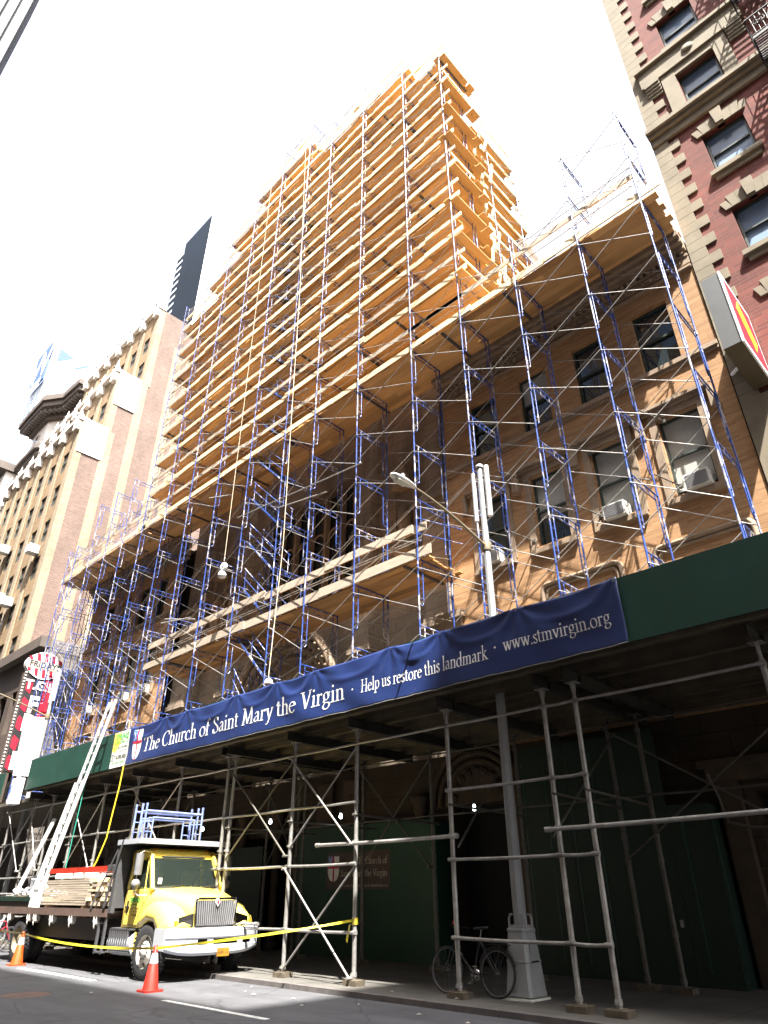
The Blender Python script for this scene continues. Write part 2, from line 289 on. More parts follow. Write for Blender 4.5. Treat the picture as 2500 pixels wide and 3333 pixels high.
# ------------------------------------------------------------------ the setting
KY = 9.85; SZ = 0.08
g = MB(); g.quad((-600, -400, -0.004), (400, -400, -0.004), (400, 600, -0.004), (-600, 600, -0.004)); tag(g.build('ground', 'asphalt'), kind='structure')
g = MB(); g.quad((-300, -0.6, 0), (60, -0.6, 0), (60, KY, 0), (-300, KY, 0)); tag(g.build('road', 'asphalt'), kind='structure')
g = MB().box(-300, 60, KY + 0.15, 24, -0.2, SZ); tag(g.build('sidewalk', 'sidewalk'), kind='structure')
g = MB()
x = -60.0
while x < 30: g.box(x, x + 2.38, KY, KY + 0.15, -0.2, SZ + 0.004); x += 2.4
tag(g.build('kerb', 'kerb_stone'), kind='structure')
g = MB().box(-300, 60, -5.5, -0.6, -0.2, SZ); tag(g.build('sidewalk_opposite', 'sidewalk'), kind='structure')
tag(MB().box(-12.5, -9.6, 7.39, 7.5, -0.01, 0.004).build('lane_marking', 'paint_white'), kind='structure')
tag(MB().box(-20.3, -16.3, 7.9, 8.05, -0.01, 0.004).build('lane_marking', 'paint_white'), kind='structure')
tag(MB().box(-32, -25, 7.95, 8.08, -0.01, 0.004).build('lane_marking', 'paint_white'), kind='structure')
mh = MB().lathe((-15.0, 6.1, 0), [(0, 0.006), (0.42, 0.006), (0.43, 0.0)], n=24); tag(mh.build('manhole_cover', 'rusty_steel'), 'round iron manhole cover set in the shaded road', 'manhole cover')

# ------------------------------------------------------------------ walls with openings
def wall(x0, x1, z0, z1, y, ops, depth=0.35, mb=None):
    mb = mb or MB(); xs = sorted({x0, x1, *[v for o in ops for v in o[:2]]}); zs = sorted({z0, z1, *[v for o in ops for v in o[2:4]]})
    for i in range(len(xs) - 1):
        for j in range(len(zs) - 1):
            cx, cz = (xs[i] + xs[i + 1]) / 2, (zs[j] + zs[j + 1]) / 2
            if any(o[0] < cx < o[1] and o[2] < cz < o[3] for o in ops): continue
            mb.quad((xs[i], y, zs[j]), (xs[i + 1], y, zs[j]), (xs[i + 1], y, zs[j + 1]), (xs[i], y, zs[j + 1]))
    for a, b_, c, d in [o[:4] for o in ops]:
        mb.quad((a, y, c), (a, y, d), (a, y + depth, d), (a, y + depth, c)); mb.quad((b_, y, d), (b_, y, c), (b_, y + depth, c), (b_, y + depth, d))
        mb.quad((a, y, c), (a, y + depth, c), (b_, y + depth, c), (b_, y, c)); mb.quad((a, y, d), (b_, y, d), (b_, y + depth, d), (a, y + depth, d))
    return mb
def sash(parent, x0, x1, z0, z1, y, pane='window_glass', shade=None, frame='window_frame', lower=None, label=None):
    """double-hung window: frame mesh with pane, blind as sub-parts"""
    f = MB(); t_ = 0.055; zm = (z0 + z1) / 2
    f.box(x0, x0 + t_, y, y + 0.08, z0, z1); f.box(x1 - t_, x1, y, y + 0.08, z0, z1); f.box(x0 + t_, x1 - t_, y, y + 0.08, z1 - t_, z1); f.box(x0 + t_, x1 - t_, y, y + 0.08, z0, z0 + t_ * 1.2)
    f.box(x0 + t_, x1 - t_, y + 0.004, y + 0.07, zm - 0.03, zm + 0.03)
    fo = f.build('window', frame, parent, label)
    MB().box(x0 + 0.02, x1 - 0.02, y + 0.09, y + 0.1, z0 + 0.02, z1 - 0.02).build('pane', pane, fo)
    if shade:
        zb = z0 + (z1 - z0) * (1 - shade[1])
        MB().box(x0 + t_, x1 - t_, y + 0.075, y + 0.088, zb, z1 - t_).build('blind', shade[0], fo)
    return fo
# ------------------------------------------------------------------ red brick corner building (right)
RB = thing('brick_building', 'red brick building with toothed pale stone corner at the right edge', 'building', (2.0, 15.2, 0))
FY = 15.2; ZTOP = 46.0; PITCH = 3.38
rows = []
z = 16.25 - PITCH * 3
while z < ZTOP - 3: rows.append(z); z += PITCH
ops = []
for k, zz in enumerate(rows):
    for xc in (-0.68, 4.0): ops.append((xc - 0.58, xc + 0.58, zz, zz + 1.75))
wall(-2.57, 8.0, 0, ZTOP, FY, ops, 0.32).build('wall', 'red_brick', RB)
MB().box(-2.57, -2.5, FY + 0.003, 40, 0, ZTOP).build('side_wall', 'pale_brick', RB)
MB().box(-2.5, 8, FY + 0.6, 30, 0, ZTOP - 0.2).build('inner_wall', 'interior_dark', RB)
q = MB(); z = 0.0; i = 0
while z < ZTOP:
    wd = 0.74 if i % 2 else 0.44
    q.box(-2.585, -2.57 + wd, FY - 0.05, FY + 0.1, z + 0.006, z + 0.36); z += 0.366; i += 1
q.build('quoins', 'limestone', RB)
for k, zz in enumerate(rows):
    for xc in (-0.68, 4.0):
        sash(RB, xc - 0.56, xc + 0.56, zz + 0.02, zz + 1.73, FY + 0.16, shade=('blind', random.choice((0.93, 0.9, 0.62, 0.97, 0.93))))
        special = k in (5,)
        s_ = MB()
        if not special:
            s_.box(xc - 0.70, xc + 0.70, FY - 0.14, FY + 0.1, zz - 0.16, zz)
            s_.box(xc - 0.62, xc + 0.62, FY - 0.07, FY + 0.1, zz - 0.36, zz - 0.163); s_.build('sill', 'limestone', RB)
            l_ = MB(); lt = zz + 1.75
            # splayed flat arch with stepped ends and a tall keystone
            for (u0, u1, v0, v1, h, p) in ((-0.66, -0.50, -0.54, -0.40, 0.34, 0.05), (-0.50, -0.30, -0.40, -0.24, 0.50, 0.05), (-0.30, -0.12, -0.24, -0.085, 0.50, 0.05), (0.12, 0.30, 0.085, 0.24, 0.50, 0.05), (0.30, 0.50, 0.24, 0.40, 0.50, 0.05), (0.50, 0.66, 0.40, 0.54, 0.34, 0.05)):
                a0, a1 = (v0, v1) if u0 > 0 else (v0, v1)
                l_.add([(xc + a0 * 1.28, FY - p, lt + 0.01), (xc + a1 * 1.28 - 0.006, FY - p, lt + 0.01), (xc + u1 * 1.2 - 0.006, FY - p, lt + h), (xc + u0 * 1.2, FY - p, lt + h),
                        (xc + a0 * 1.28, FY + .1, lt + 0.01), (xc + a1 * 1.28 - 0.006, FY + .1, lt + 0.01), (xc + u1 * 1.2 - 0.006, FY + .1, lt + h), (xc + u0 * 1.2, FY + .1, lt + h)],
                       [(0, 1, 2, 3), (7, 6, 5, 4), (0, 4, 5, 1), (1, 5, 6, 2), (2, 6, 7, 3), (3, 7, 4, 0)])
            l_.prism([(xc - 0.10, lt), (xc + 0.10, lt), (xc + 0.15, lt + 0.62), (xc - 0.15, lt + 0.62)], 'y', FY - 0.15, FY + 0.1)
            l_.build('lintel', 'limestone', RB)
        else:
            s_.box(xc - 1.02, xc - 0.60, FY - 0.1, FY + 0.1, zz - 0.05, zz + 2.1); s_.build('pilaster', 'limestone', RB); s_ = MB(); s_.box(xc + 0.60, xc + 1.02, FY - 0.1, FY + 0.1, zz - 0.05, zz + 2.1)
            s_.build('pilaster', 'limestone', RB)
            l_ = MB(); l_.box(xc - 1.62, xc + 1.62, FY - 0.16, FY + 0.1, zz + 2.12, zz + 2.95); l_.box(xc - 1.70, xc + 1.70, FY - 0.26, FY + 0.1, zz + 2.955, zz + 3.1)
            l_.box(xc - 0.6, xc + 0.6, FY - 0.09, FY + 0.1, zz + 1.76, zz + 2.11)
            l_.lathe((xc, FY - 0.16, zz + 2.5), [(0.0, -0.06), (0.16, -0.05), (0.2, 0.0)], 'y', 12)
            l_.build('hood', 'limestone', RB)
            for sx in (-1.3, 1.3):
                c_ = MB()
                for j in range(5): c_.box(xc + sx - 0.24, xc + sx + 0.24, FY - 0.20 + j * 0.035, FY + 0.1, zz + 1.98 - j * 0.13, zz + 2.1 - j * 0.13)
                c_.build('console', 'limestone', RB)
bz = rows[5] - 0.12
for dz in (0, 3 * PITCH * 10):
    if dz: break
    c = MB(); c.box(-2.62, 8, FY - 0.30, FY + 0.1, bz - 0.16, bz); c.box(-2.60, 8, FY - 0.20, FY + 0.1, bz - 0.34, bz - 0.163); c.box(-2.59, 8, FY - 0.10, FY + 0.1, bz - 0.7, bz - 0.343)
    c.build('string_course', 'limestone', RB)
c = MB(); c.box(-2.6, 8, FY - 0.06, FY + 0.1, 0, 12.2); 
c = MB(); wall(-2.58, 8.0, 0.0, 11.9, FY - 0.055, [(-1.26, -0.1, r_, r_ + 1.75) for r_ in rows[:2]], 0.05, c); c.build('stone_base', 'limestone', RB)
# fire escape: balconies and stairs on the right part of the facade
FEs = thing('fire_escape', 'black iron fire escape with scrolled railing high on the red facade', 'fire escape', (2.3, 14.6, 24))
X0, X1, Y0, Y1 = 0.85, 3.3, 14.2, 15.12
for k in range(3, 10):
    zf = rows[0] + PITCH * k - 0.55
    b_ = MB()
    for j in range(12): b_.box(X0, X1, Y0 + 0.02 + j * 0.078, Y0 + 0.055 + j * 0.078, zf, zf + 0.03)
    b_.box(X0, X1, Y0 - 0.02, Y0 + 0.015, zf - 0.06, zf + 0.04)
    for xx in (X0, (X0 + X1) / 2, X1): b_.beam((xx, Y0, zf - 0.03), (xx, Y1, zf - 0.03), 0.05, 0.05); b_.beam((xx, Y0 + 0.1, zf - 0.05), (xx, Y1, zf - 0.75), 0.04, 0.04)
    b_.build('balcony_floor', 'iron_black', FEs)
    r_ = MB(); zr = zf + 0.95
    r_.beam((X0, Y0, zr), (X1, Y0, zr), 0.04, 0.03); r_.beam((X0, Y0, zr), (X0, Y1, zr), 0.04, 0.03); r_.beam((X1, Y0, zr), (X1, Y1, zr), 0.04, 0.03); r_.beam((X0, Y0, zf + 0.12), (X1, Y0, zf + 0.12), 0.03, 0.02)
    xx = X0
    while xx < X1 + 0.01: r_.cyl((xx, Y0, zf), (xx, Y0, zr), 0.009, n=4); xx += 0.123
    yy = Y0
    while yy < Y1: r_.cyl((X0, yy, zf), (X0, yy, zr), 0.009, n=4); r_.cyl((X1, yy, zf), (X1, yy, zr), 0.009, n=4); yy += 0.13
    for cx in [X0 + 0.3 + 0.46 * j for j in range(6)]:
        for sgn in (-1, 1):
            r_.tube([(cx + sgn * (0.02 + 0.014 * a) * math.cos(a * 0.7), Y0 - 0.012, zf + 0.55 + (0.02 + 0.014 * a) * math.sin(a * 0.7)) for a in range(14)], 0.009, 4)
    r_.build('railing', 'iron_black', FEs)
    s_ = MB(); xa, xb = (X0 + 0.5, X1 - 0.5) if k % 2 else (X1 - 0.5, X0 + 0.5)
    for yy in (Y0 + 0.25, Y0 + 0.7): s_.beam((xa, yy, zf), (xb, yy, zf + PITCH), 0.025, 0.12)
    for j in range(14): u = (j + 0.5) / 14; s_.box(xa + (xb - xa) * u - 0.08, xa + (xb - xa) * u + 0.08, Y0 + 0.25, Y0 + 0.7, zf + PITCH * u, zf + PITCH * u + 0.02)
    s_.beam((xa, Y0 + 0.25, zf + 0.8), (xb, Y0 + 0.25, zf + PITCH + 0.8), 0.025, 0.03)
    s_.build('stair', 'iron_black', FEs)
# projecting sign box at the corner
SB = thing('projecting_sign', 'large grey box sign with a red and yellow diamond face on the corner', 'sign', (-2.2, 15.2, 13.5))
SB.location = (-2.2, 15.2, 13.5)
xa, xb = -2.22, -1.82; ya, yb = 13.2, 15.14; zb, zt = 12.05, 14.2
MB().box(xa, xb, ya, yb, zb, zt).build('box_body', 'sign_box_grey', SB)
MB().box(xa + 0.004, xb - 0.004, ya + 0.004, yb - 0.004, zb - 0.012, zb - 0.001).build('box_underside', 'sign_box_brown', SB)
MB().box(xb + 0.001, xb + 0.04, ya - 0.02, yb + 0.0, zb - 0.03, zt + 0.03).build('face_frame', 'white_panel', SB)
MB().box(xb + 0.04, xb + 0.048, ya + 0.1, yb - 0.12, zb + 0.12, zt - 0.12).build('face_panel', 'sign_red', SB)
cy, cz = (ya + yb) / 2, (zb + zt) / 2
MB().prism([(cy - 0.5, cz + 0.25), (cy + 0.1, cz - 0.75), (cy + 0.5, cz - 0.25), (cy - 0.1, cz + 0.75)], 'x', xb + 0.048, xb + 0.056).build('diamond', 'sign_yellow', SB)
MB().cyl((-2.56, 15.15, 12.75), (-2.1, 14.9, 12.85), 0.045).build('mounting_rod', 'white_panel', SB)

# ------------------------------------------------------------------ the church and its two brick wings
def wing(x0, x1, xs, label, mirror=False):
    W = thing('brick_wing', label, 'building', ((x0 + x1) / 2, 15.2, 0))
    top, mid = (14.05, 16.2), (10.1, 12.4)
    ops = [(xc - 0.52, xc + 0.52, *zz) for xc in xs for zz in (top, mid)]
    wall(x0, x1, 4.9, 17.25, FY, ops, 0.3).build('wall', 'tan_brick', W)
    MB().box(x0, x1, FY + 0.55, 24, 0, 17.4).build('inner_wall', 'interior_dark', W)
    MB().box(x0, x1, FY + 0.002, FY + 0.55, 17.26, 17.3).build('roof', 'copper_grey', W)
    c = MB(); c.box(x0 - 0.05, x1, FY - 0.5, FY + 0.3, 17.72, 17.9); c.box(x0 - 0.03, x1, FY - 0.36, FY + 0.3, 17.58, 17.717); c.box(x0 - 0.02, x1, FY - 0.2, FY + 0.3, 17.44, 17.577)
    c.box(x0, x1, FY - 0.07, FY + 0.3, 16.95, 17.2); c.box(x0, x1, FY - 0.12, FY + 0.3, 16.78, 16.85); c.box(x0, x1, FY - 0.1, FY + 0.3, 17.22, 17.3)
    xx = x0 + 0.1
    while xx < x1 - 0.1: c.box(xx, xx + 0.1, FY - 0.17, FY + 0.1, 17.31, 17.42); xx += 0.2
    xx = x0 + 0.2
    while xx < x1 - 0.2:
        c.lathe((xx, FY - 0.07, 17.075), [(0, -0.05), (0.05, -0.04), (0.075, 0)], 'y', 6); c.tube([(xx + 0.1, FY - 0.09, 17.0), (xx + 0.14, FY - 0.1, 17.08), (xx + 0.1, FY - 0.09, 17.15)], 0.016, 4); xx += 0.25
    c.build('cornice', 'trim_stone', W)
    c = MB(); xx = x0 + 0.2
    while xx < x1: c.lathe((xx, FY - 0.30, 17.9), [(0.13, 0), (0.15, 0.08), (0.1, 0.2), (0.0, 0.24)], n=8); xx += 0.36
    c.build('coping_knobs', 'cloth_white', W)  # white colour stands in for sunlight on the coping
    c = MB(); c.box(x0, x1, FY - 0.1, FY + 0.1, 13.86, 14.0); c.box(x0, x1, FY - 0.05, FY + 0.1, 13.76, 13.857); c.build('sill_course', 'trim_stone', W)
    for i, xc in enumerate(xs):
        sash(W, xc - 0.52, xc + 0.52, *top, FY + 0.14, shade=(('shade_white', 0.45) if i == 2 else None))
        fo = sash(W, xc - 0.52, xc + 0.52, *mid, FY + 0.14, shade=[('shade_white', 0.92), ('shade_white', 0.98), ('shade_white', 0.6), None][i % 4])
        h = MB(); zt = 12.42
        h.box(xc - 0.74, xc - 0.54, FY - 0.06, FY + 0.1, 10.0, zt + 0.2); h.box(xc + 0.54, xc + 0.74, FY - 0.06, FY + 0.1, 10.0, zt + 0.2); h.box(xc - 0.74, xc + 0.74, FY - 0.063, FY + 0.1, zt + 0.01, zt + 0.2)
        h.box(xc - 0.9, xc + 0.9, FY - 0.19, FY + 0.1, zt + 0.32, zt + 0.42); h.box(xc - 0.85, xc + 0.85, FY - 0.12, FY + 0.1, zt + 0.22, zt + 0.317)
        for sx in (-1, 1): h.box(*sorted((xc + sx * 0.88, xc + sx * 0.99)), FY - 0.16, FY + 0.1, zt - 0.35, zt + 0.317); h.box(*sorted((xc + sx * 0.99, xc + sx * 1.1)), FY - 0.13, FY + 0.1, zt - 0.42, zt - 0.33)
        h.build('window_surround', 'trim_stone', W)
        MB().box(xc - 0.72, xc + 0.72, FY - 0.13, FY + 0.1, 9.86, 10.0).build('sill', 'trim_stone', W)
        if i in (0, 1, 3):
            dx = 0.12 if i == 0 else -0.05
            a = MB().box(xc + dx - 0.3, xc + dx + 0.3, FY - 0.28, FY + 0.12, 10.02, 10.42); ao = a.build('air_conditioner', 'ac_white', W)
            a = MB()
            for j in range(9): a.box(xc + dx - 0.26, xc + dx + 0.26, FY - 0.29, FY - 0.281, 10.06 + j * 0.038, 10.078 + j * 0.038)
            a.build('grille', 'grey_plastic', ao)
    for pc in ([xs[0] - 0.2, xs[1] - 1.4] if not mirror else [xs[1], xs[3]]):
        h = MB(); n_ = 10; zt = 8.9; hw = 1.15
        pts = [(pc - hw, 6.2), (pc - hw, zt - 0.2)] + [(pc - hw + 0.2 - 0.2 * math.cos(a * 0.39), zt - 0.2 + 0.2 * math.sin(a * 0.39)) for a in range(1, 5)] + [(pc + hw - 0.2 + 0.2 * math.sin(a * 0.39), zt - 0.2 + 0.2 * math.cos(a * 0.39)) for a in range(0, 5)] + [(pc + hw, 6.2)]
        h.tube([(x_, FY - 0.04, z_) for x_, z_ in pts], 0.07, 6); h.tube([(pc + (x_ - pc) * 0.9, FY - 0.02, z_ - 0.12) for x_, z_ in pts], 0.05, 6)
        h.build('panel_moulding', 'trim_stone', W)
    return W
wing(-11.7, -2.62, (-4.07, -6.05, -8.03, -10.02), 'tan brick church house with white blinds next to the red building')
wing(-39.6, -29.1, (-31.0, -33.0, -35.0, -37.0), 'tan brick church house seen behind the dense left end of scaffold', True)

CH = thing('church', 'grey stone church front in shadow behind the tallest scaffold', 'church', (-20.4, 16.5, 0))
NX0, NX1, NY = -29.2, -11.6, 16.3
cx0 = -20.6
ops = [(cx0 - 3.1, cx0 + 3.1, 11.2, 17.0)]
wall(NX0, NX1, 4.9, 33, NY, ops, 0.8).build('wall', 'ashlar', CH)
g = MB(); g.box(NX0 + 0.01, NX1 - 0.01, NY + 0.9, 40, 0, 33.5); g.add([(NX0, NY, 33), (NX1, NY, 33), (cx0, NY, 38.5), (NX0, 40, 33), (NX1, 40, 33), (cx0, 40, 38.5)], [(0, 1, 2), (1, 4, 5, 2), (0, 2, 5, 3), (5, 4, 3)])
g.build('nave', 'soot_brick', CH)
MB().box(NX1 - 0.4, NX1 - 0.3, 15.25, NY, 4.9, 17.4).build('return_wall', 'ashlar', CH)
for xc, w_, d in ((-12.5, 1.3, 0.75), (-16.4, 0.85, 0.6), (-24.8, 0.85, 0.6), (-28.4, 1.2, 0.75)):
    p = MB()
    p.box(xc - w_ / 2, xc + w_ / 2, NY - d, NY + 0.1, 4.9, 13.5); p.box(xc - w_ / 2 + 0.08, xc + w_ / 2 - 0.08, NY - d + 0.15, NY + 0.1, 13.5, 22)
    for zc in (8.9, 13.5): p.box(xc - w_ / 2 - 0.12, xc + w_ / 2 + 0.12, NY - d - 0.12, NY + 0.1, zc - 0.003, zc + 0.18); p.box(xc - w_ / 2 - 0.06, xc + w_ / 2 + 0.06, NY - d - 0.06, NY + 0.1, zc + 0.183, zc + 0.35)
    p.build('buttress', 'ashlar', CH)
p = MB(); p.box(-12.3, -11.3, 15.0, 15.9, 8.75, 8.95); p.box(-12.2, -11.4, 15.1, 15.9, 8.5, 8.745); p.box(-12.1, -11.5, 15.2, 15.9, 8.2, 8.495); p.build('capital', 'trim_stone', CH)
for xc in (-14.4, -26.6):   # statue niches
    p = MB(); p.lathe((xc, NY - 0.25, 12.0), [(0.0, 0), (0.42, 0.1), (0.5, 0.35), (0.25, 0.36)], n=8); p.prism([(xc - 0.5, 15.0), (xc + 0.5, 15.0), (xc, 16.3)], 'y', NY - 0.5, NY + 0.05)
    for sx in (-0.5, 0.5): p.cyl((xc + sx, NY - 0.25, 12.3), (xc + sx, NY - 0.25, 15.0), 0.07)
    p.build('niche', 'trim_stone', CH)
    s_ = MB(); s_.lathe((xc, NY - 0.25, 12.36), [(0.3, 0), (0.33, 0.4), (0.24, 1.0), (0.3, 1.45), (0.1, 1.6), (0.12, 1.68), (0.13, 1.85), (0.0, 1.97)], n=10); s_.tube([(xc - 0.25, NY - 0.3, 13.7), (xc - 0.1, NY - 0.5, 13.4), (xc + 0.08, NY - 0.48, 13.6)], 0.07, 6); s_.build('statue', 'trim_stone', CH)
def arch_pts(cx, cz, r_, n=16, point=1.0): return [(cx + r_ * math.cos(math.pi * i / n), cz + r_ * point * math.sin(math.pi * i / n)) for i in range(n + 1)]
p = MB()     # portal with stepped archivolts
for j, (r_, yy) in enumerate(((3.1, 15.55), (2.75, 15.7), (2.4, 15.85), (2.05, 16.0))):
    pts = arch_pts(cx0, 7.6, r_)
    p.tube([(x_, yy, z_) for x_, z_ in pts], 0.17, 6); 
    for sx in (-1, 1): p.cyl((cx0 + sx * r_, yy, 4.9), (cx0 + sx * r_, yy, 7.6), 0.15, n=8)
    for i in range(1, 24, 1):
        a = math.pi * i / 24; p.lathe((cx0 + (r_ - 0.17) * math.cos(a), yy - 0.12, 7.6 + (r_ - 0.17) * math.sin(a)), [(0, -0.06), (0.07, -0.03), (0.08, 0.02)], 'y', 5)
p.build('portal_arch', 'trim_stone', CH)
MB().prism(arch_pts(cx0, 7.6, 2.0), 'y', 16.08, 16.2).build('tympanum', 'trim_stone', CH)
w_ = MB()   # tracery in the great window
for j in range(1, 6): w_.box(cx0 - 3.1 + j * 1.033 - 0.07, cx0 - 3.1 + j * 1.033 + 0.07, NY + 0.25, NY + 0.5, 11.2, 17)
for j in range(6):
    w_.tube([(x_, NY + 0.37, z_) for x_, z_ in arch_pts(cx0 - 3.1 + (j + 0.5) * 1.033, 14.6, 0.48, 10, 1.4)], 0.05, 5)
w_.build('tracery', 'trim_stone', CH)
MB().box(cx0 - 3.1, cx0 + 3.1, NY + 0.55, NY + 0.6, 11.2, 17).build('great_window', 'window_glass', CH)
# ground storey, behind the sidewalk shed
gs = MB(); doors = [(-24.5, -22.6, 0.08, 3.0), (-21.6, -18.7, 0.08, 3.2), (-12.3, -10.3, 0.08, 3.6), (-4.6, -2.7, 0.08, 3.3), (-37, -35.6, 0.08, 3.0), (-33.5, -31.5, 1.1, 3.0)]
wall(-39.6, 3.0, 0, 4.895, 15.22, doors, 0.6, gs); gs.build('ground_storey_wall', 'shaded_sooty_ashlar', CH)
for a, b_, c_, d in doors: MB().box(a, b_, 15.84, 15.9, c_, d).build('door', 'black_void', CH)
p = MB()
for j, r_ in enumerate((1.45, 1.25, 1.05)):
    p.tube([(x_, 15.1 + j * 0.06, z_) for x_, z_ in arch_pts(-11.3, 3.6, r_)], 0.09, 6)
p.prism(arch_pts(-11.3, 3.6, 1.0), 'y', 15.2, 15.215)
for i in range(9):
    a = math.pi * (i + 0.5) / 9; c_ = (-11.3 + 0.78 * math.cos(a), 15.16, 3.62 + 0.78 * math.sin(a))
    p.lathe(c_, [(0, -0.05), (0.1, -0.03), (0.14, 0.03)], 'y', 6); p.tube([(c_[0] - 0.12, 15.15, c_[2]), (c_[0], 15.08, c_[2] + 0.1), (c_[0] + 0.12, 15.15, c_[2])], 0.03, 4)
p.build('door_arch', 'shaded_sooty_stone', CH)
for xc in (-18.6, -19.5, -21.4, -22.4, -24.8, -25.7, -13.2, -9.9):
    p = MB(); p.lathe((xc, 15.05, 0), [(0.0, 0.08), (0.2, 0.08), (0.2, 0.25), (0.13, 0.3), (0.13, 3.4), (0.2, 3.55), (0.16, 3.62), (0.26, 3.82), (0.26, 3.9), (0, 3.9)], n=10); p.build('doorway_column', 'shaded_sooty_stone', CH)
p = MB(); p.box(-5.3, -2.1, 14.85, 15.2, 3.503, 3.75); p.box(-5.4, -2.0, 14.75, 15.2, 3.75, 3.9)
for xc in (-5.0, -2.4): p.box(xc - 0.2, xc + 0.2, 15.0, 15.2, 0.08, 3.503)
p.build('doorcase', 'shaded_sooty_stone', CH)
for xc in (-17.2, -16.0, -26.5, -28): p = MB(); p.box(xc - 0.35, xc + 0.35, 15.05, 15.2, 3.0, 4.6); p.lathe((xc, 15.04, 4.0), [(0, -0.06), (0.2, -0.03), (0.26, 0.05)], 'y', 8); p.build('carved_panel', 'shaded_sooty_stone', CH)

# ------------------------------------------------------------------ buildings down the street
GB = thing('low_building', 'low brown building with dark cornice between scaffold and tall brick tower', 'building', (-46.5, 14, 0))
wall(-51.4, -42, 0, 14.6, 13.9, [(-50.5 + 2.2 * i, -49.1 + 2.2 * i, 6 + 4 * j, 8.6 + 4 * j) for i in range(4) for j in range(2)], 0.3).build('wall', 'brown_metal', GB)
g = MB(); g.box(-42, -41.95, 13.9, 22, 0, 15.2); g.build('side_wall', 'grey_stone', GB)
MB().box(-51.3, -42.05, 14.3, 22, 0, 14.5).build('inner_wall', 'interior_dark', GB)
MB().box(-51.4, -41.9, 13.4, 14.0, 14.6, 15.25).build('cornice', 'copper_grey', GB)

TB = thing('tall_brick_building', 'tall stepped brick building with pale vertical strips beyond the scaffold', 'building', (-60, 20, 0))
BX = -51.5
tiers = [(15.2, 35.2, 37.8, 72), (17.2, 41.5, 44.6, 68), (19.75, 50.5, 55.0, 66)]
zprev = 0
for ti, (yf, zc, zt, xl) in enumerate(tiers):
    xw = [BX - 1.9 - 2.75 * i for i in range(6)]
    z0 = 0 if ti == 0 else zprev
    ops = []; zz = 3.0 + 3.35 * int(max(0, (z0 - 3)) / 3.35 + (1 if ti else 0))
    lv = []
    while zz + 2.1 < zt - 2.5: lv.append(zz); zz += 3.35
    for xx in xw:
        for zz in lv: ops.append((xx - 0.6, xx + 0.6, zz, zz + 2.0))
    wall(BX - 18, BX, z0 - 3 if ti else 0, zt, yf, ops, 0.25).build('wall', 'yellow_brick', TB)
    pr = MB()
    for xx in [BX - 0.35] + [x_ - 1.37 for x_ in xw]: pr.box(xx - 0.33, xx + 0.33, yf - 0.1, yf - 0.002, z0, zt - 1.4)
    pr.build('pier', 'pale_brick', TB)
    for (a, b_, c_, d) in ops:
        if len([0 for c in TB.children if c.name.startswith('window')]) >= 98: break
        sash(TB, a, b_, c_, d, yf + 0.06, pane='far_glass')
    # side wall with strips
    MB().quad((BX, yf, z0), (BX, 45, z0), (BX, 45, zt), (BX, yf, zt)).build('side_wall', 'pink_brick', TB)
    st = MB()
    st.box(BX, BX + 0.04, yf - 0.1, yf + 0.55, z0, zt)
    if ti == 0:
        st.box(BX, BX + 0.045, yf + 2.1, yf + 2.9, 0, zt)
    if ti == 1: st.box(BX, BX + 0.05, yf + 2.1, yf + 2.9, 0, zt)
    if ti == 2: st.box(BX, BX + 0.055, yf + 2.2, yf + 3.2, 0, zt - 4)
    st.build('pale_strip', 'pale_brick', TB)
    cp = MB(); cp.box(BX - 18, BX + 0.12, yf - 0.4, yf + 0.5, zt, zt + 0.35)
    if ti < 2: cp.box(BX + 0.0, BX + 0.1, yf + 0.05, yf + 2.3, zc - 0.6, zt + 0.3)
    for xx in [BX - 0.4] + [x_ - 1.37 for x_ in xw]:
        cp.box(xx - 0.4, xx + 0.4, yf - 0.42, yf - 0.003, zt - 1.0, zt + 0.6); cp.lathe((xx, yf - 0.2, zt + 0.6), [(0.34, 0), (0.2, 0.25), (0.1, 0.5), (0, 1.1)], n=6)
    cp.build('parapet', 'pale_terracotta', TB)
    MB().box(BX - 17.9, BX - 0.02, yf + 0.5, 45, max(z0 - 3, 0), zt - 0.1).build('inner_wall', 'soot_brick', TB)
    zprev = zt
st = MB(); st.box(BX + 0.0, BX + 0.05, 23.5, 24.4, 0, 52); st.build('pale_strip', 'pale_brick', TB)
for i, (xx, zz) in enumerate(((-56.5, 21.6), (-59.3, 22.8), (-53.6, 25.3), (-61.6, 21.4), (-62, 28.2))):
    c_ = MB(); c_.box(xx - 0.4, xx + 0.4, 14.3, 15.1, zz, zz + 0.7); c_.build('air_conditioner', 'ac_white', TB)
for (xx, zz) in ((-56.9, 14.5), (-59.7, 15.5)):
    c_ = MB()
    for sx in (-0.3, 0.3): c_.cyl((xx + sx, 14.9, zz), (xx + sx, 14.9, zz + 6.5), 0.04, n=4)
    for j in range(14): c_.cyl((xx - 0.3, 14.9, zz + j * 0.46), (xx + 0.3, 14.9, zz + j * 0.46), 0.025, n=4)
    c_.build('fire_ladder', 'iron_black', TB)

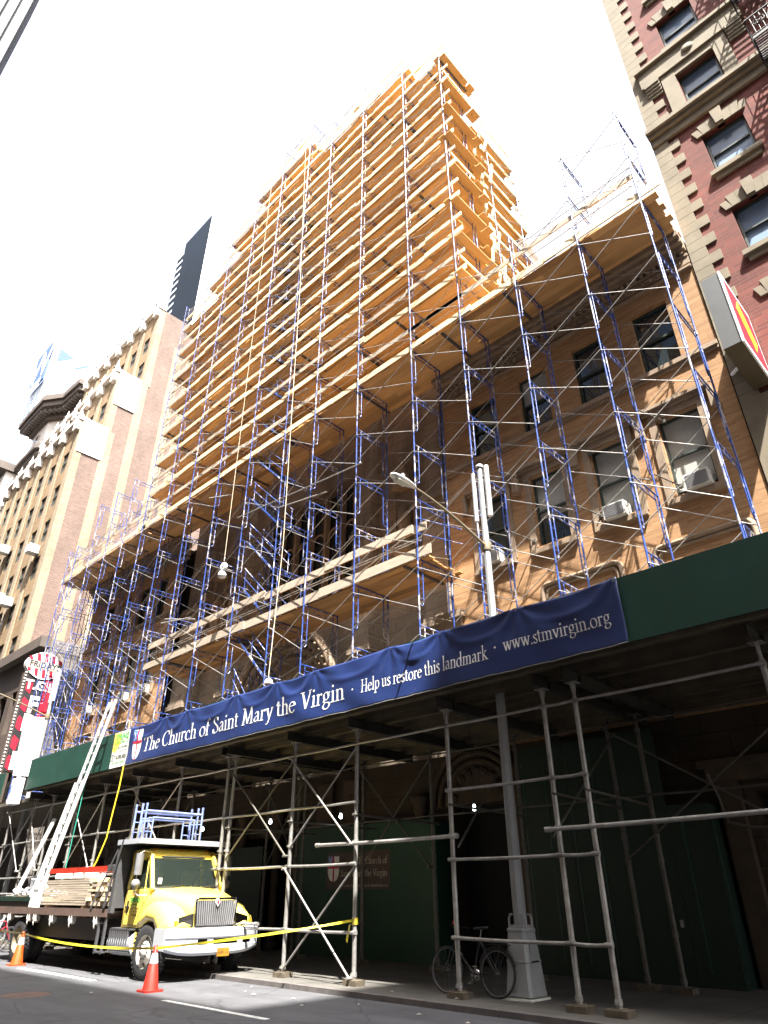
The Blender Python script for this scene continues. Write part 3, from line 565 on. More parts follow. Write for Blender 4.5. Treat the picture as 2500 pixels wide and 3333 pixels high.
# ornate mansard-era block with bracketed cornice
OB = thing('ornate_building', 'ornate cream building with deep bracketed cornice at the far left', 'building', (-82, 17, 0))
def faceted(pts, z0, z1, m, name, par):
    g_ = MB(); n_ = len(pts); g_.loft([[(x_, y_, z0) for x_, y_ in pts], [(x_, y_, z1) for x_, y_ in pts]], True, False); return g_.build(name, m, par)
base = [(-82.5, 19.0), (-81.0, 18.9), (-77.5, 18.9), (-75.2, 20.4), (-71.0, 20.6), (-71.0, 45), (-82.5, 45)]
def grow(pts, d): return [(x_ + (d if x_ > -78 else -d if x_ < -81.5 else 0), y_ + (-d if y_ < 30 else d)) for x_, y_ in pts]
faceted(base, 0, 55, 'pale_terracotta', 'wall', OB)
faceted(grow(base, 0.5), 43.4, 43.9, 'grey_stone', 'string_course', OB); faceted(grow(base, 1.0), 43.95, 44.6, 'copper_grey', 'string_course', OB)
faceted(grow(base, 0.5), 48.2, 48.7, 'grey_stone', 'string_course', OB); faceted(grow(base, 0.9), 48.75, 49.3, 'copper_grey', 'string_course', OB)
faceted(grow(base, 0.5), 53.6, 54.4, 'copper_grey', 'cornice', OB); faceted(grow(base, 1.5), 54.45, 55.1, 'copper_grey', 'cornice', OB); faceted(grow(base, 1.75), 55.15, 55.9, 'copper_grey', 'cornice', OB)
br_ = MB(); gp = grow(base, 0.95)
for i in range(5):
    a, b_ = Vector((*gp[i], 0)), Vector((*gp[i + 1], 0)); L = (b_ - a).length; k = int(L / 0.6)
    for j in range(k): q_ = a.lerp(b_, (j + 0.5) / k); br_.box(q_.x - 0.12, q_.x + 0.12, q_.y - 0.42, q_.y + 0.42, 54.0, 54.44)
br_.build('cornice_brackets', 'grey_stone', OB)
for (xx, yy, zz) in ((-80, 18.95, 51.2), (-80, 18.95, 46.2), (-80, 18.95, 41), (-73.1, 20.5, 51.2), (-73.1, 20.5, 46.2)):
    sash(OB, xx - 0.75, xx + 0.75, zz - 1.3, zz + 1.5, yy - 0.2, pane='window_glass', frame='pale_terracotta')

CB = thing('low_building', 'low cream building with dark cornice left of the ornate block', 'building', (-92, 18, 0))
faceted([(-108, 17.5), (-84, 17.5), (-84, 40), (-108, 40)], 0, 48.5, 'pale_terracotta', 'wall', CB); faceted([(-108.6, 16.3), (-83.6, 16.3), (-83.6, 40), (-108.6, 40)], 48.55, 49.6, 'copper_grey', 'cornice', CB); faceted([(-108.6, 16.9), (-83.8, 16.9), (-83.8, 40), (-108.6, 40)], 43.0, 43.6, 'grey_stone', 'string_course', CB)
for zz in (39, 45.3):
    for xx in (-86.5, -90.5): sash(CB, xx - 0.75, xx + 0.75, zz - 1.2, zz + 1.5, 17.3, pane='window_glass', frame='pale_terracotta')

# W hotel tower with rooftop billboard
HB = thing('hotel_tower', 'white hotel tower with rooftop W sign far down the street', 'building', (-170, 40, 0))
MB().box(-195, -158, 34.5, 70, 0, 119.5).build('wall', 'white_panel', HB)
wn = MB()
for i in range(12):
    for j in range(28): wn.box(-193.5 + i * 3, -192.1 + i * 3, 34.44, 34.5, 22 + j * 3.4, 23.9 + j * 3.4)
for i in range(9):
    for j in range(28): wn.box(-158, -157.95, 36 + i * 3, 37.2 + i * 3, 22 + j * 3.4, 23.9 + j * 3.4)
wn.build('windows', 'blind', HB); HB.children[-1]['kind'] = 'stuff'
BB = thing('rooftop_sign', 'blue W billboard on the roof of the white tower', 'sign', (-161, 34, 119))
MB().box(-166.6, -156.2, 33.6, 34.0, 118.3, 131.5).build('panel', 'w_sign_blue', BB)
sans('W', 13.5, 'letter', 'lettering_white', BB, facing_minus_y(-161.4, 33.55, 125.0), bold=0.3)
MB().box(-158.1, -157.9, 35.9, 46, 122.5, 131.2).build('side_panel', 'white_panel', BB)
g = MB(); g.add([(-157.88, 36.0, 126.5), (-157.88, 40.3, 130.4), (-157.88, 37.2, 131.2), (-157.88, 36.0, 131.2)], [(0, 1, 2, 3)]); g.add([(-157.88, 40.6, 127.4), (-157.88, 43.8, 130.4), (-157.88, 45.0, 130.6), (-157.88, 41.3, 127.0)], [(0, 1, 2, 3)])
g.build('painted_shapes', 'w_sign_blue', BB)
g = MB()
for i in range(16): g.cyl((-166.6 + i * 0.68, 33.2, 115.5), (-166.6 + i * 0.68, 33.2, 118.6), 0.12, n=4)
g.box(-166.8, -156.0, 33.1, 33.3, 116.8, 117.0)
for i in range(9): g.cyl((-157.8, 36 + i * 1.2, 119.5), (-157.8, 36 + i * 1.2, 122.6), 0.12, n=4)
g.build('sign_truss', 'lamp_grey', BB)

# dark glass tower
DT = thing('glass_tower', 'dark blue glass tower with sloping top behind the scaffold', 'building', (-143, 63, 0))
P0, P1, P2 = (-199.7, 60.0), (-194.7, 60.0), (-178.5, 60.0)
MB().box(-148.4, -132.8, 60, 66, 0, 188.0).build('shaft', 'dark_glass_facade', DT)
MB().box(-132.795, -132.7, 60.0, 66.1, 0, 188.0).build('end_wall', 'white_panel', DT)  # sun glare on this end face is put in as white colour
MB().box(-153.0, -148.45, 60.4, 66, 0, 185).build('west_bay', 'white_panel', DT)
g = MB()
for j in range(44): g.box(-152.8, -149.2, 60.3, 60.39, 40 + j * 3.3, 41.9 + j * 3.3)
g.build('window_bands', 'dark_glass_facade', DT)

# building that closes the view at the upper left, on the other side of the street
LB = thing('office_tower', 'grey ribbed office tower cut by the upper left corner', 'building', (-105, -12, 0))
MB().box(-120, -88, -22, -2.05, 0, 190).build('wall', 'tower_grey', LB)
g = MB()
for i in range(12): g.box(-87.99, -87.5, -2.6 - i * 1.6, -2.1 - i * 1.6, 0, 190)
for i in range(10): g.box(-119 + i * 3.1, -118 + i * 3.1, -2.045, -1.7, 0, 190)
g.build('piers', 'tower_grey', LB)

# the row across the street: it shades the near lane and the right end of the shed
def opposite(x0, x1, h, label, m):
    o = thing('street_building', label, 'building', ((x0 + x1) / 2, -6, 0))
    ops = []; zz = 4.5
    while zz + 2 < h - 2:
        xx = x0 + 1.4
        while xx + 1.4 < x1 - 1: ops.append((xx, xx + 1.3, zz, zz + 2)); xx += 3.2
        zz += 4.0
    g = MB(); g.add([(x0, -5.5, 0), (x1, -5.5, 0), (x1, -5.5, h), (x0, -5.5, h)], [(3, 2, 1, 0)]); g.box(x0, x1, -22, -5.503, 0, h - 0.01); g.build('wall', m, o)
    g = MB()
    for a, b_, c_, d in ops: g.box(a, b_, -5.495, -5.45, c_, d)
    w_ = g.build('windows', 'blind', o); w_['kind'] = 'stuff'
    MB().box(x0, x1, -5.45, -4.9, h - 1.2, h + 0.003).build('cornice', 'limestone', o)
opposite(-84, -30, 44.6, 'tan brick block across the street, west part', 'yellow_brick')
opposite(-30, 17.0, 44.8, 'brown brick block across the street behind the viewer', 'pale_brick')
opposite(17.0, 62, 61.6, 'tall pale block across the street to the right', 'pale_brick')
# ------------------------------------------------------------------ sidewalk shed
SH = thing('sidewalk_shed', 'long sidewalk shed of steel posts and pipes with green plywood parapet over the pavement', 'sidewalk shed', (-15, 11, 0))
PY, PZ0, PZ1 = 10.0, 5.02, 6.12
SX0, SX1 = -28.75, 2.2
x = SX0; i = 0
while x < SX1:      # parapet of plywood sheets
    x2 = min(x + 2.44, SX1)
    MB().box(x + 0.002, x2 - 0.002, PY, PY + 0.02, PZ0 + (i % 3) * 0.006, PZ1 + ((i * 7) % 3) * 0.006).build('parapet_panel', 'green_paint', SH); x = x2; i += 1
MB().box(SX0, SX0 + 0.02, PY + 0.03, 15.0, PZ0, PZ1).build('parapet_panel', 'green_paint', SH)
g = MB(); x = SX0 + 0.3
while x < SX1: g.box(x, x + 0.09, PY + 0.025, PY + 0.07, 5.2, PZ1 - 0.02); g.beam((x + 0.045, PY + 0.1, 5.9), (x + 0.045, PY + 0.8, 5.2), 0.05, 0.09); x += 1.22
g.box(SX0, SX1, PY + 0.025, PY + 0.075, PZ1 - 0.1, PZ1 - 0.005) if False else None
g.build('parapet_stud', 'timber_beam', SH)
g = MB(); y = PY + 0.03       # deck planks, then the joists and girders that carry them
while y < 15.18: g.box(SX0, SX1, y, min(y + 0.235, 15.19), 5.1, 5.14); y += 0.24
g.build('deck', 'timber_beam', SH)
g = MB()
for k in range(9): yy = PY + 0.12 + k * 0.6; g.box(SX0, SX1, yy - 0.045, yy + 0.045, 4.97, 5.099); g.box(SX0, SX1, yy - 0.004, yy + 0.004, 4.9, 4.969) if k % 2 else None
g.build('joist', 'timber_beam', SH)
fx = [-30.9, -28.65, -27.0, -24.9, -22.9, -20.7, -18.2, -15.87, -15.58, -13.11, -10.98, -8.45, -6.24, -5.62, -2.6]
rx = [-30.5, -28.3, -26.6, -24.5, -22.4, -20.2, -18.0, -16.55, -16.28, -13.86, -11.45, -8.9, -6.6, -5.95, -2.9, -0.5]
for xx in fx[1:] + [0.1]:
    g = MB(); a, b_ = PY + 0.22, 14.7
    g.box(xx - 0.07, xx + 0.07, a, b_, 4.95, 4.965); g.box(xx - 0.07, xx + 0.07, a, b_, 4.74, 4.755); g.box(xx - 0.006, xx + 0.006, a, b_, 4.756, 4.949); g.box(xx - 0.065, xx + 0.065, a + 0.5, a + 0.51, 4.756, 4.949)
    g.build('girder', 'steel_beam', SH)
def post(xx, y, top=4.735, base=True):
    g = MB(); z0 = SZ
    if base: g.box(xx - 0.17, xx + 0.17, y - 0.13, y + 0.13, z0, z0 + 0.09)
    g.box(xx - 0.08, xx + 0.08, y - 0.08, y + 0.08, z0 + 0.09, z0 + 0.102); g.build('post_base', 'base_block', SH)
    g = MB(); g.cyl((xx, y, z0 + 0.1), (xx, y, top - 0.25), 0.043, n=12); g.cyl((xx, y, top - 0.28), (xx, y, top), 0.03, n=8); g.box(xx - 0.1, xx + 0.1, y - 0.1, y + 0.1, top - 0.012, top)
    for sy in (-1, 1): g.beam((xx, y + sy * 0.09, top - 0.02), (xx, y + sy * 0.03, top - 0.2), 0.02, 0.02)
    for zz in (0.25, 0.92, 2.1, 2.5, 3.25, 4.42): g.cyl((xx, y, zz - 0.035), (xx, y, zz + 0.035), 0.055, n=10); g.box(xx - 0.02, xx + 0.02, y - 0.085, y - 0.05, zz - 0.02, zz + 0.02)
    return g.build('post', 'galvanised' if y < 11 else 'galvanised_shaded', SH)
for xx in fx: post(xx, 10.5)
for xx in rx: post(xx, 13.5)
def rail(x0, x1, y, z, r_=0.027, m='galvanised', z2=None):
    z2 = z if z2 is None else z2; g = MB(); n_ = 6
    g.tube([(x0 + (x1 - x0) * i / n_, y, z + (z2 - z) * i / n_ - 0.012 * math.sin(math.pi * i / n_)) for i in range(n_ + 1)], r_, 8)
    for q_ in (x0, x1): g.cyl((q_ - 0.06, y, z), (q_ + 0.06, y, z), r_ * 1.25, n=8)
    return g.build('rail', m, SH)
segs = list(zip(fx[:-1], fx[1:]))
for a, b_ in segs:
    big = b_ - a
    rail(a, b_, 10.44, 4.42, m='galvanised')
    if a in (-10.98, -5.62): continue
    rail(a, b_, 10.44, 2.1); rail(a, b_, 10.45, 3.25)
    if a > -16 or a < -26: rail(a, b_, 10.44, 0.92)
for a, b_ in zip(rx[:-1], rx[1:]): rail(a, b_, 13.45, 4.6, 0.022, 'galvanised_shaded'); rail(a, b_, 13.45, 3.2, 0.022, 'galvanised_shaded')
rail(-12.05, -8.3, 10.4, 2.47, 0.035, 'galvanised'); rail(-6.35, -2.4, 10.38, 2.47, 0.035, 'galvanised', 2.52)
rail(-18.0, -14.0, 10.39, 1.0, 0.03); rail(-30.9, -24.9, 10.39, 1.6, 0.03)
for a in (-13.11, -10.98, -8.45, -6.24, -5.62, -15.58, -20.7, -24.9): MB().cyl((a + 0.05, 10.35, 3.0), (a - 0.35, 13.6, 3.02), 0.024, n=8).build('cross_pipe', 'galvanised_shaded', SH)
def xbrace(a, b_, y, z0, z1, m='galvanised', both=True, r_=0.021):
    g = MB(); g.cyl((a, y + 0.05, z0), (b_, y + 0.05, z1), r_, n=8).build('cross_brace', m, SH)
    g = MB(); g.cyl((a, y - 0.05, z1), (b_, y - 0.05, z0), r_, n=8)
    for q_ in ((a, z1), (b_, z0)): g.cyl((q_[0], y - 0.12, q_[1]), (q_[0], y + 0.02, q_[1]), 0.03, n=6)
    g.build('cross_brace', m, SH)
xbrace(-13.11, -10.98, 10.42, 2.45, 4.35); xbrace(-13.11, -10.98, 10.42, 0.2, 2.05)
xbrace(-15.58, -13.11, 10.42, 2.3, 4.35, 'galvanised_shaded'); xbrace(-20.7, -18.2, 10.42, 2.3, 4.35); xbrace(-24.9, -22.9, 10.42, 2.3, 4.35); xbrace(-28.65, -27.0, 10.42, 2.3, 4.35); xbrace(-30.9, -28.65, 10.42, 2.3, 4.4)
xbrace(-13.86, -11.45, 13.4, 2.1, 4.5, 'galvanised_shaded'); xbrace(-6.6, -2.9, 13.4, 2.1, 4.5, 'galvanised_shaded'); xbrace(-18.0, -16.28, 13.4, 2.1, 4.5, 'galvanised_shaded'); xbrace(-24.5, -22.4, 13.4, 2.1, 4.5, 'galvanised_shaded'); xbrace(-28.3, -26.6, 13.4, 2.1, 4.5, 'galvanised_shaded')
MB().cyl((-6.3, 10.4, 2.35), (-6.35, 13.3, 4.4), 0.021, n=8).build('cross_brace', 'galvanised_shaded', SH); MB().cyl((-8.4, 10.6, 2.3), (-8.9, 13.3, 4.4), 0.021, n=8).build('cross_brace', 'galvanised_shaded', SH)
g = MB(); g.tube([(-4.6, 13.0, 3.4), (-4.5, 13.0, 3.0), (-4.4, 12.9, 2.6), (-4.0, 12.9, 2.5), (-2.0, 12.8, 2.52)], 0.02, 6); g.build('cable', 'galvanised_shaded', SH)
# second shed further west
S2 = thing('sidewalk_shed', 'short green parapet of the next shed beside the left lamp post', 'sidewalk shed', (-34, 11, 0))
g = MB().box(-43.0, -31.9, 10.2, 10.22, 4.8, 6.0); g.build('parapet_panel', 'green_paint', S2)
MB().box(-43.0, -28.8, 10.25, 15.19, 4.65, 4.78).build('deck', 'timber_beam', S2)
for xx in (-42, -39.5, -37, -34.5, -32.2):
    MB().cyl((xx, 10.6, SZ), (xx, 10.6, 4.64), 0.045, n=8).build('post', 'galvanised', S2)
g = MB(); g.cyl((-42, 10.6, 1.2), (-30.9, 10.6, 1.2), 0.025, n=6); g.cyl((-42, 10.6, 3.2), (-30.9, 10.6, 3.2), 0.025, n=6); g.build('rail', 'galvanised', S2)

# bulbs hung under the shed
for i, (xx, yy, zz) in enumerate(((-9.04, 12.0, 3.09), (-13.1, 12.0, 3.2), (-15.9, 12.0, 3.25), (-19.2, 12.0, 3.25))):
    o = thing('hanging_bulb', ['bare lit bulb hanging over the bicycle', 'bare lit bulb hanging left of the hoarding banner', 'bare lit bulb seen above the truck cab roof rack', 'bare lit bulb deep under the shed left of the truck cab'][i], 'light bulb', (xx, yy, zz), 'bulbs strung under the shed')
    MB().lathe((xx, yy, zz), [(0, -0.05), (0.03, -0.035), (0.042, 0), (0.025, 0.05), (0.018, 0.07)], n=10).build('bulb', 'lit_bulb', o)
    g = MB(); g.cyl((xx, yy, zz + 0.08), (xx, yy, zz + 0.15), 0.03, n=8); g.tube([(xx, yy, zz + 0.15), (xx + 0.03, yy, zz + 0.8), (xx, yy, 4.9)], 0.008, 4); g.build('socket', 'black_paint', o)

# ------------------------------------------------------------------ hoardings, banner board
H1 = thing('hoarding', 'green plywood hoarding carrying the small church banner under the shed', 'hoarding', (-15.2, 14.6, 0))
for i in range(4): MB().box(-18.0 + i * 1.41 + 0.003, -18.0 + (i + 1) * 1.41, 14.6 + (0.0 if i else 0.004), 14.66, SZ, 3.28 - (i % 2) * 0.012).build('panel', 'hoarding_bright', H1)
MB().box(-12.36, -12.30, 14.6, 15.2, SZ, 3.2).build('panel', 'hoarding_bright', H1)
H2 = thing('hoarding', 'tall shaded green plywood hoarding right of the lamp post', 'hoarding', (-7.7, 14.6, 0))
for i, (a, b_, h) in enumerate(((-9.5, -8.3, 4.6), (-8.3, -7.1, 4.6), (-7.1, -6.1, 4.62), (-6.1, -5.3, 3.1))):
    MB().box(a + 0.003, b_, 14.5 + 0.005 * (i % 2), 14.56, SZ, h).build('panel', 'hoarding_green', H2)
for i_ in range(8): MB().box(-9.5 + i_ * 0.6 + 0.05, -9.5 + i_ * 0.6 + 0.09, 14.492, 14.499, 0.3, 4.3 if i_ < 6 else 2.9).build('batten', 'green_paint', H2)
MB().box(-6.24, -6.18, 14.46, 14.498, 1.0, 1.12).build('handle', 'galvanised', H2)
MB().box(-5.36, -5.3, 14.56, 15.2, SZ, 3.1).build('panel', 'hoarding_green', H2)
H3 = thing('hoarding', 'green plywood hoarding glimpsed behind the truck bed', 'hoarding', (-24, 14.6, 0))
for i in range(5): MB().box(-30.5 + i * 2.2 + 0.004, -30.5 + (i + 1) * 2.2, 14.5, 14.56, SZ, 2.9 - (i % 2) * 0.3).build('panel', 'hoarding_green', H3)
SI = thing('hoarding_banner', 'small brown church banner with shield fixed on the green hoarding', 'banner', (-15.2, 14.58, 2.1))
# ------------------------------------------------------------------ serif lettering drawn stroke by stroke
def arc(cx, cy, rx, ry, a0, a1, n=12): return [(cx + rx * math.cos(R(a0 + (a1 - a0) * i / n)), cy + ry * math.sin(R(a0 + (a1 - a0) * i / n))) for i in range(n + 1)]
def bez(p0, p1, p2, n=8): return [((1 - t) ** 2 * p0[0] + 2 * t * (1 - t) * p1[0] + t * t * p2[0], (1 - t) ** 2 * p0[1] + 2 * t * (1 - t) * p1[1] + t * t * p2[1]) for t in [i / n for i in range(n + 1)]]
def sf(x, y, w_=0.27): return ('s', [(x - w_ / 2, y), (x + w_ / 2, y)])
XH = 0.62
def bowl(cx, cy, rx, ry): return arc(cx, cy, rx, ry, 80, 440, 22)
def hump(x0, x1, y0=0.42): return [(x0, y0)] + bez((x0, y0), (x0 + 0.06, XH), ((x0 + x1) / 2 + 0.03, XH - 0.03), 6)[1:] + bez(((x0 + x1) / 2 + 0.03, XH - 0.03), (x1, XH - 0.03), (x1, XH - 0.22), 6)[1:] + [(x1, 0.02)]
G = {
 ' ': (0.30, []), '.': (0.26, [('d', (0.12, 0.055))]), '*': (0.36, [('d', (0.18, 0.3))]),
 'T': (0.80, [[(0.40, 0.02), (0.40, 0.97)], ('s', [(0.04, 0.965), (0.76, 0.965)]), [(0.045, 0.98), (0.035, 0.80)], [(0.755, 0.98), (0.765, 0.80)], sf(0.40, 0.02, 0.34)]),
 'h': (0.66, [[(0.15, 0.02), (0.15, 1.04)], [(0.03, 0.97), (0.16, 1.04)], hump(0.15, 0.50), sf(0.15, 0.02), sf(0.51, 0.02)]),
 'n': (0.66, [[(0.15, 0.02), (0.15, XH)], [(0.03, XH - 0.06), (0.16, XH)], hump(0.15, 0.50), sf(0.15, 0.02), sf(0.51, 0.02)]),
 'm': (1.0, [[(0.15, 0.02), (0.15, XH)], [(0.03, XH - 0.06), (0.16, XH)], hump(0.15, 0.49), hump(0.49, 0.83), sf(0.15, 0.02), sf(0.49, 0.02), sf(0.84, 0.02)]),
 'u': (0.66, [[(0.14, XH), (0.14, 0.2)] + bez((0.14, 0.2), (0.14, 0.02), (0.28, 0.03), 6)[1:] + bez((0.28, 0.03), (0.43, 0.05), (0.49, 0.18), 5)[1:], [(0.49, XH), (0.49, 0.05)], [(0.49, 0.06), (0.61, 0.03)], [(0.03, XH - 0.03), (0.14, XH)], [(0.38, XH - 0.03), (0.49, XH)]]),
 'r': (0.47, [[(0.15, 0.02), (0.15, XH)], [(0.03, XH - 0.06), (0.16, XH)], bez((0.15, 0.40), (0.22, 0.62), (0.38, 0.59), 6), ('d', (0.38, 0.56)), sf(0.16, 0.02, 0.3)]),
 'i': (0.32, [[(0.15, 0.02), (0.15, XH)], [(0.03, XH - 0.06), (0.16, XH)], ('d', (0.15, 0.86)), sf(0.15, 0.02)]),
 'l': (0.32, [[(0.15, 0.02), (0.15, 1.04)], [(0.03, 0.97), (0.16, 1.04)], sf(0.15, 0.02)]),
 'e': (0.56, [arc(0.28, 0.31, 0.23, 0.315, 350 - 320, 360 + 300 - 360 + 20, 20) if False else arc(0.28, 0.31, 0.225, 0.30, 15, 325, 20), ('s', [(0.07, 0.37), (0.49, 0.40)])]),
 'c': (0.52, [arc(0.28, 0.31, 0.225, 0.30, 55, 320, 18), ('d', (0.43, 0.50))]),
 'o': (0.62, [bowl(0.30, 0.31, 0.24, 0.30)]),
 'a': (0.54, [bez((0.09, 0.50), (0.20, 0.66), (0.33, 0.57), 7) + [(0.38, 0.45), (0.38, 0.12)] + bez((0.38, 0.12), (0.39, 0.02), (0.52, 0.07), 5)[1:], bez((0.38, 0.37), (0.06, 0.33), (0.09, 0.13), 7) + bez((0.09, 0.13), (0.15, -0.05), (0.38, 0.14), 6)[1:]]),
 's': (0.44, [bez((0.35, 0.50), (0.30, 0.62), (0.19, 0.60), 5) + bez((0.19, 0.60), (0.02, 0.56), (0.12, 0.41), 5)[1:] + [(0.30, 0.27)] + bez((0.30, 0.27), (0.44, 0.13), (0.29, 0.03), 5)[1:] + bez((0.29, 0.03), (0.12, -0.03), (0.06, 0.14), 5)[1:]]),
 't': (0.38, [[(0.15, 0.82), (0.15, 0.18)] + bez((0.15, 0.18), (0.16, -0.02), (0.35, 0.06), 6)[1:], ('s', [(0.02, 0.60), (0.34, 0.60)]), [(0.02, 0.60), (0.16, 0.80)]]),
 'f': (0.40, [[(0.14, 0.02), (0.14, 0.80)] + bez((0.14, 0.80), (0.16, 1.06), (0.36, 1.01), 7)[1:], ('d', (0.37, 0.97)), ('s', [(0.02, 0.60), (0.34, 0.60)]), sf(0.15, 0.02, 0.3)]),
 'd': (0.64, [bowl(0.28, 0.31, 0.22, 0.30), [(0.48, 1.04), (0.48, 0.05)], [(0.36, 0.97), (0.49, 1.04)], [(0.48, 0.05), (0.61, 0.04)]]),
 'p': (0.64, [bowl(0.36, 0.31, 0.22, 0.30), [(0.15, XH), (0.15, -0.28)], [(0.03, XH - 0.06), (0.16, XH)], sf(0.16, -0.29, 0.3)]),
 'g': (0.58, [bowl(0.26, 0.41, 0.17, 0.20), [(0.36, 0.57), (0.54, 0.58)], bez((0.14, 0.24), (0.02, 0.12), (0.20, 0.07), 6) + bez((0.20, 0.07), (0.55, 0.08), (0.50, -0.10), 7)[1:] + bez((0.50, -0.10), (0.42, -0.30), (0.20, -0.26), 6)[1:] + bez((0.20, -0.26), (-0.06, -0.16), (0.19, 0.04), 6)[1:]]),
 'k': (0.64, [[(0.15, 0.02), (0.15, 1.04)], [(0.03, 0.97), (0.16, 1.04)], [(0.16, 0.28), (0.44, 0.59)], [(0.24, 0.36), (0.54, 0.02)], sf(0.15, 0.02), sf(0.55, 0.02, 0.24), sf(0.45, 0.60, 0.22)]),
 'v': (0.58, [[(0.09, 0.60), (0.30, 0.02)], [(0.30, 0.02), (0.49, 0.60)], sf(0.10, 0.60, 0.24), sf(0.49, 0.60, 0.20)]),
 'w': (0.86, [[(0.09, 0.60), (0.27, 0.02)], [(0.27, 0.02), (0.42, 0.56)], [(0.41, 0.60), (0.60, 0.02)], [(0.60, 0.02), (0.77, 0.60)], sf(0.10, 0.60, 0.24), sf(0.41, 0.60, 0.22), sf(0.77, 0.60, 0.2)]),
 'y': (0.58, [[(0.09, 0.60), (0.30, 0.04)], [(0.50, 0.60), (0.24, -0.18)] + bez((0.24, -0.18), (0.18, -0.32), (0.06, -0.26), 5)[1:], sf(0.10, 0.60, 0.24), sf(0.50, 0.60, 0.2)]),
 'C': (0.86, [arc(0.47, 0.50, 0.38, 0.49, 42, 318, 22), [(0.75, 0.98), (0.76, 0.72)]]),
 'S': (0.60, [bez((0.46, 0.80), (0.42, 0.99), (0.28, 0.98), 6) + bez((0.28, 0.98), (0.04, 0.95), (0.10, 0.70), 7)[1:] + [(0.42, 0.42)] + bez((0.42, 0.42), (0.60, 0.20), (0.40, 0.06), 7)[1:] + bez((0.40, 0.06), (0.12, -0.08), (0.06, 0.25), 7)[1:], [(0.47, 0.97), (0.46, 0.76)], [(0.06, 0.28), (0.07, 0.02)]]),
 'M': (1.06, [[(0.17, 0.02), (0.22, 0.97)], [(0.21, 0.97), (0.53, 0.05)], [(0.53, 0.05), (0.84, 0.97)], [(0.84, 0.97), (0.90, 0.02)], sf(0.17, 0.02, 0.28), sf(0.90, 0.02, 0.3), sf(0.16, 0.965, 0.2), sf(0.90, 0.965, 0.2)]),
 'V': (0.84, [[(0.13, 0.97), (0.44, 0.02)], [(0.44, 0.02), (0.72, 0.97)], sf(0.13, 0.965, 0.30), sf(0.72, 0.965, 0.26)]),
 'H': (0.92, [[(0.19, 0.02), (0.19, 0.97)], [(0.72, 0.02), (0.72, 0.97)], ('s', [(0.19, 0.51), (0.72, 0.51)]), sf(0.19, 0.02, 0.32), sf(0.72, 0.02, 0.32), sf(0.19, 0.965, 0.32), sf(0.72, 0.965, 0.32)]),
}
def ribbon(out, pts, thick, thin, z):
    ws = []
    for i in range(len(pts)):
        a, b_ = pts[max(i - 1, 0)], pts[min(i + 1, len(pts) - 1)]; dx, dy = b_[0] - a[0], b_[1] - a[1]; L = math.hypot(dx, dy) or 1
        ang = math.atan2(dy, dx) - R(20); wv = max(thin, thick * abs(math.sin(ang)) ** 1.4); ws.append((-dy / L * wv / 2, dx / L * wv / 2))
    for i in range(len(pts) - 1):
        (x0, y0), (x1, y1) = pts[i], pts[i + 1]; (a0, b0), (a1, b1) = ws[i], ws[i + 1]
        n_ = max(1, int(abs(y1 - y0) / 0.2), int(abs(x1 - x0) / 0.2))
        for k in range(n_):
            t0, t1 = k / n_, (k + 1) / n_
            P = lambda t, s_: (x0 + (x1 - x0) * t + s_ * (a0 + (a1 - a0) * t), y0 + (y1 - y0) * t + s_ * (b0 + (b1 - b0) * t), z)
            out.append([P(t0, -1), P(t1, -1), P(t1, 1), P(t0, 1)])
def serif_text(txt, thick=0.125, thin=0.042):
    quads = []; x = 0.0
    for ch in txt:
        adv, st = G[ch]
        for j, s_ in enumerate(st):
            q_ = []
            if isinstance(s_, tuple) and s_[0] == 's': 
                (a, b_) = s_[1]; L = math.hypot(b_[0] - a[0], b_[1] - a[1]); q_.append([(a[0], a[1] - 0.022, j), (b_[0], b_[1] - 0.022, j), (b_[0], b_[1] + 0.022, j), (a[0], a[1] + 0.022, j)])
            elif isinstance(s_, tuple):
                c = s_[1]; rr = 0.068; pp = [(c[0] + rr * math.cos(k * math.pi / 4), c[1] + rr * math.sin(k * math.pi / 4), j) for k in range(8)]
                q_ += [[pp[0], pp[1], pp[2], pp[3]], [pp[3], pp[4], pp[7], pp[0]], [pp[4], pp[5], pp[6], pp[7]]]
            else: ribbon(q_, s_, thick, thin, j)
            quads += [[(x + p_[0], p_[1], p_[2]) for p_ in qd] for qd in q_]
        x += adv
    return quads, x
def lay(mb, txt, x0, x1, base, size, surf, **kw):
    quads, wd = serif_text(txt, **kw); sx = (x1 - x0) / wd
    for qd in quads:
        mb.add([surf(x0 + p_[0] * sx, base + p_[1] * size, 0.004 + p_[2] * 0.0012) for p_ in qd], [(0, 1, 2, 3)])
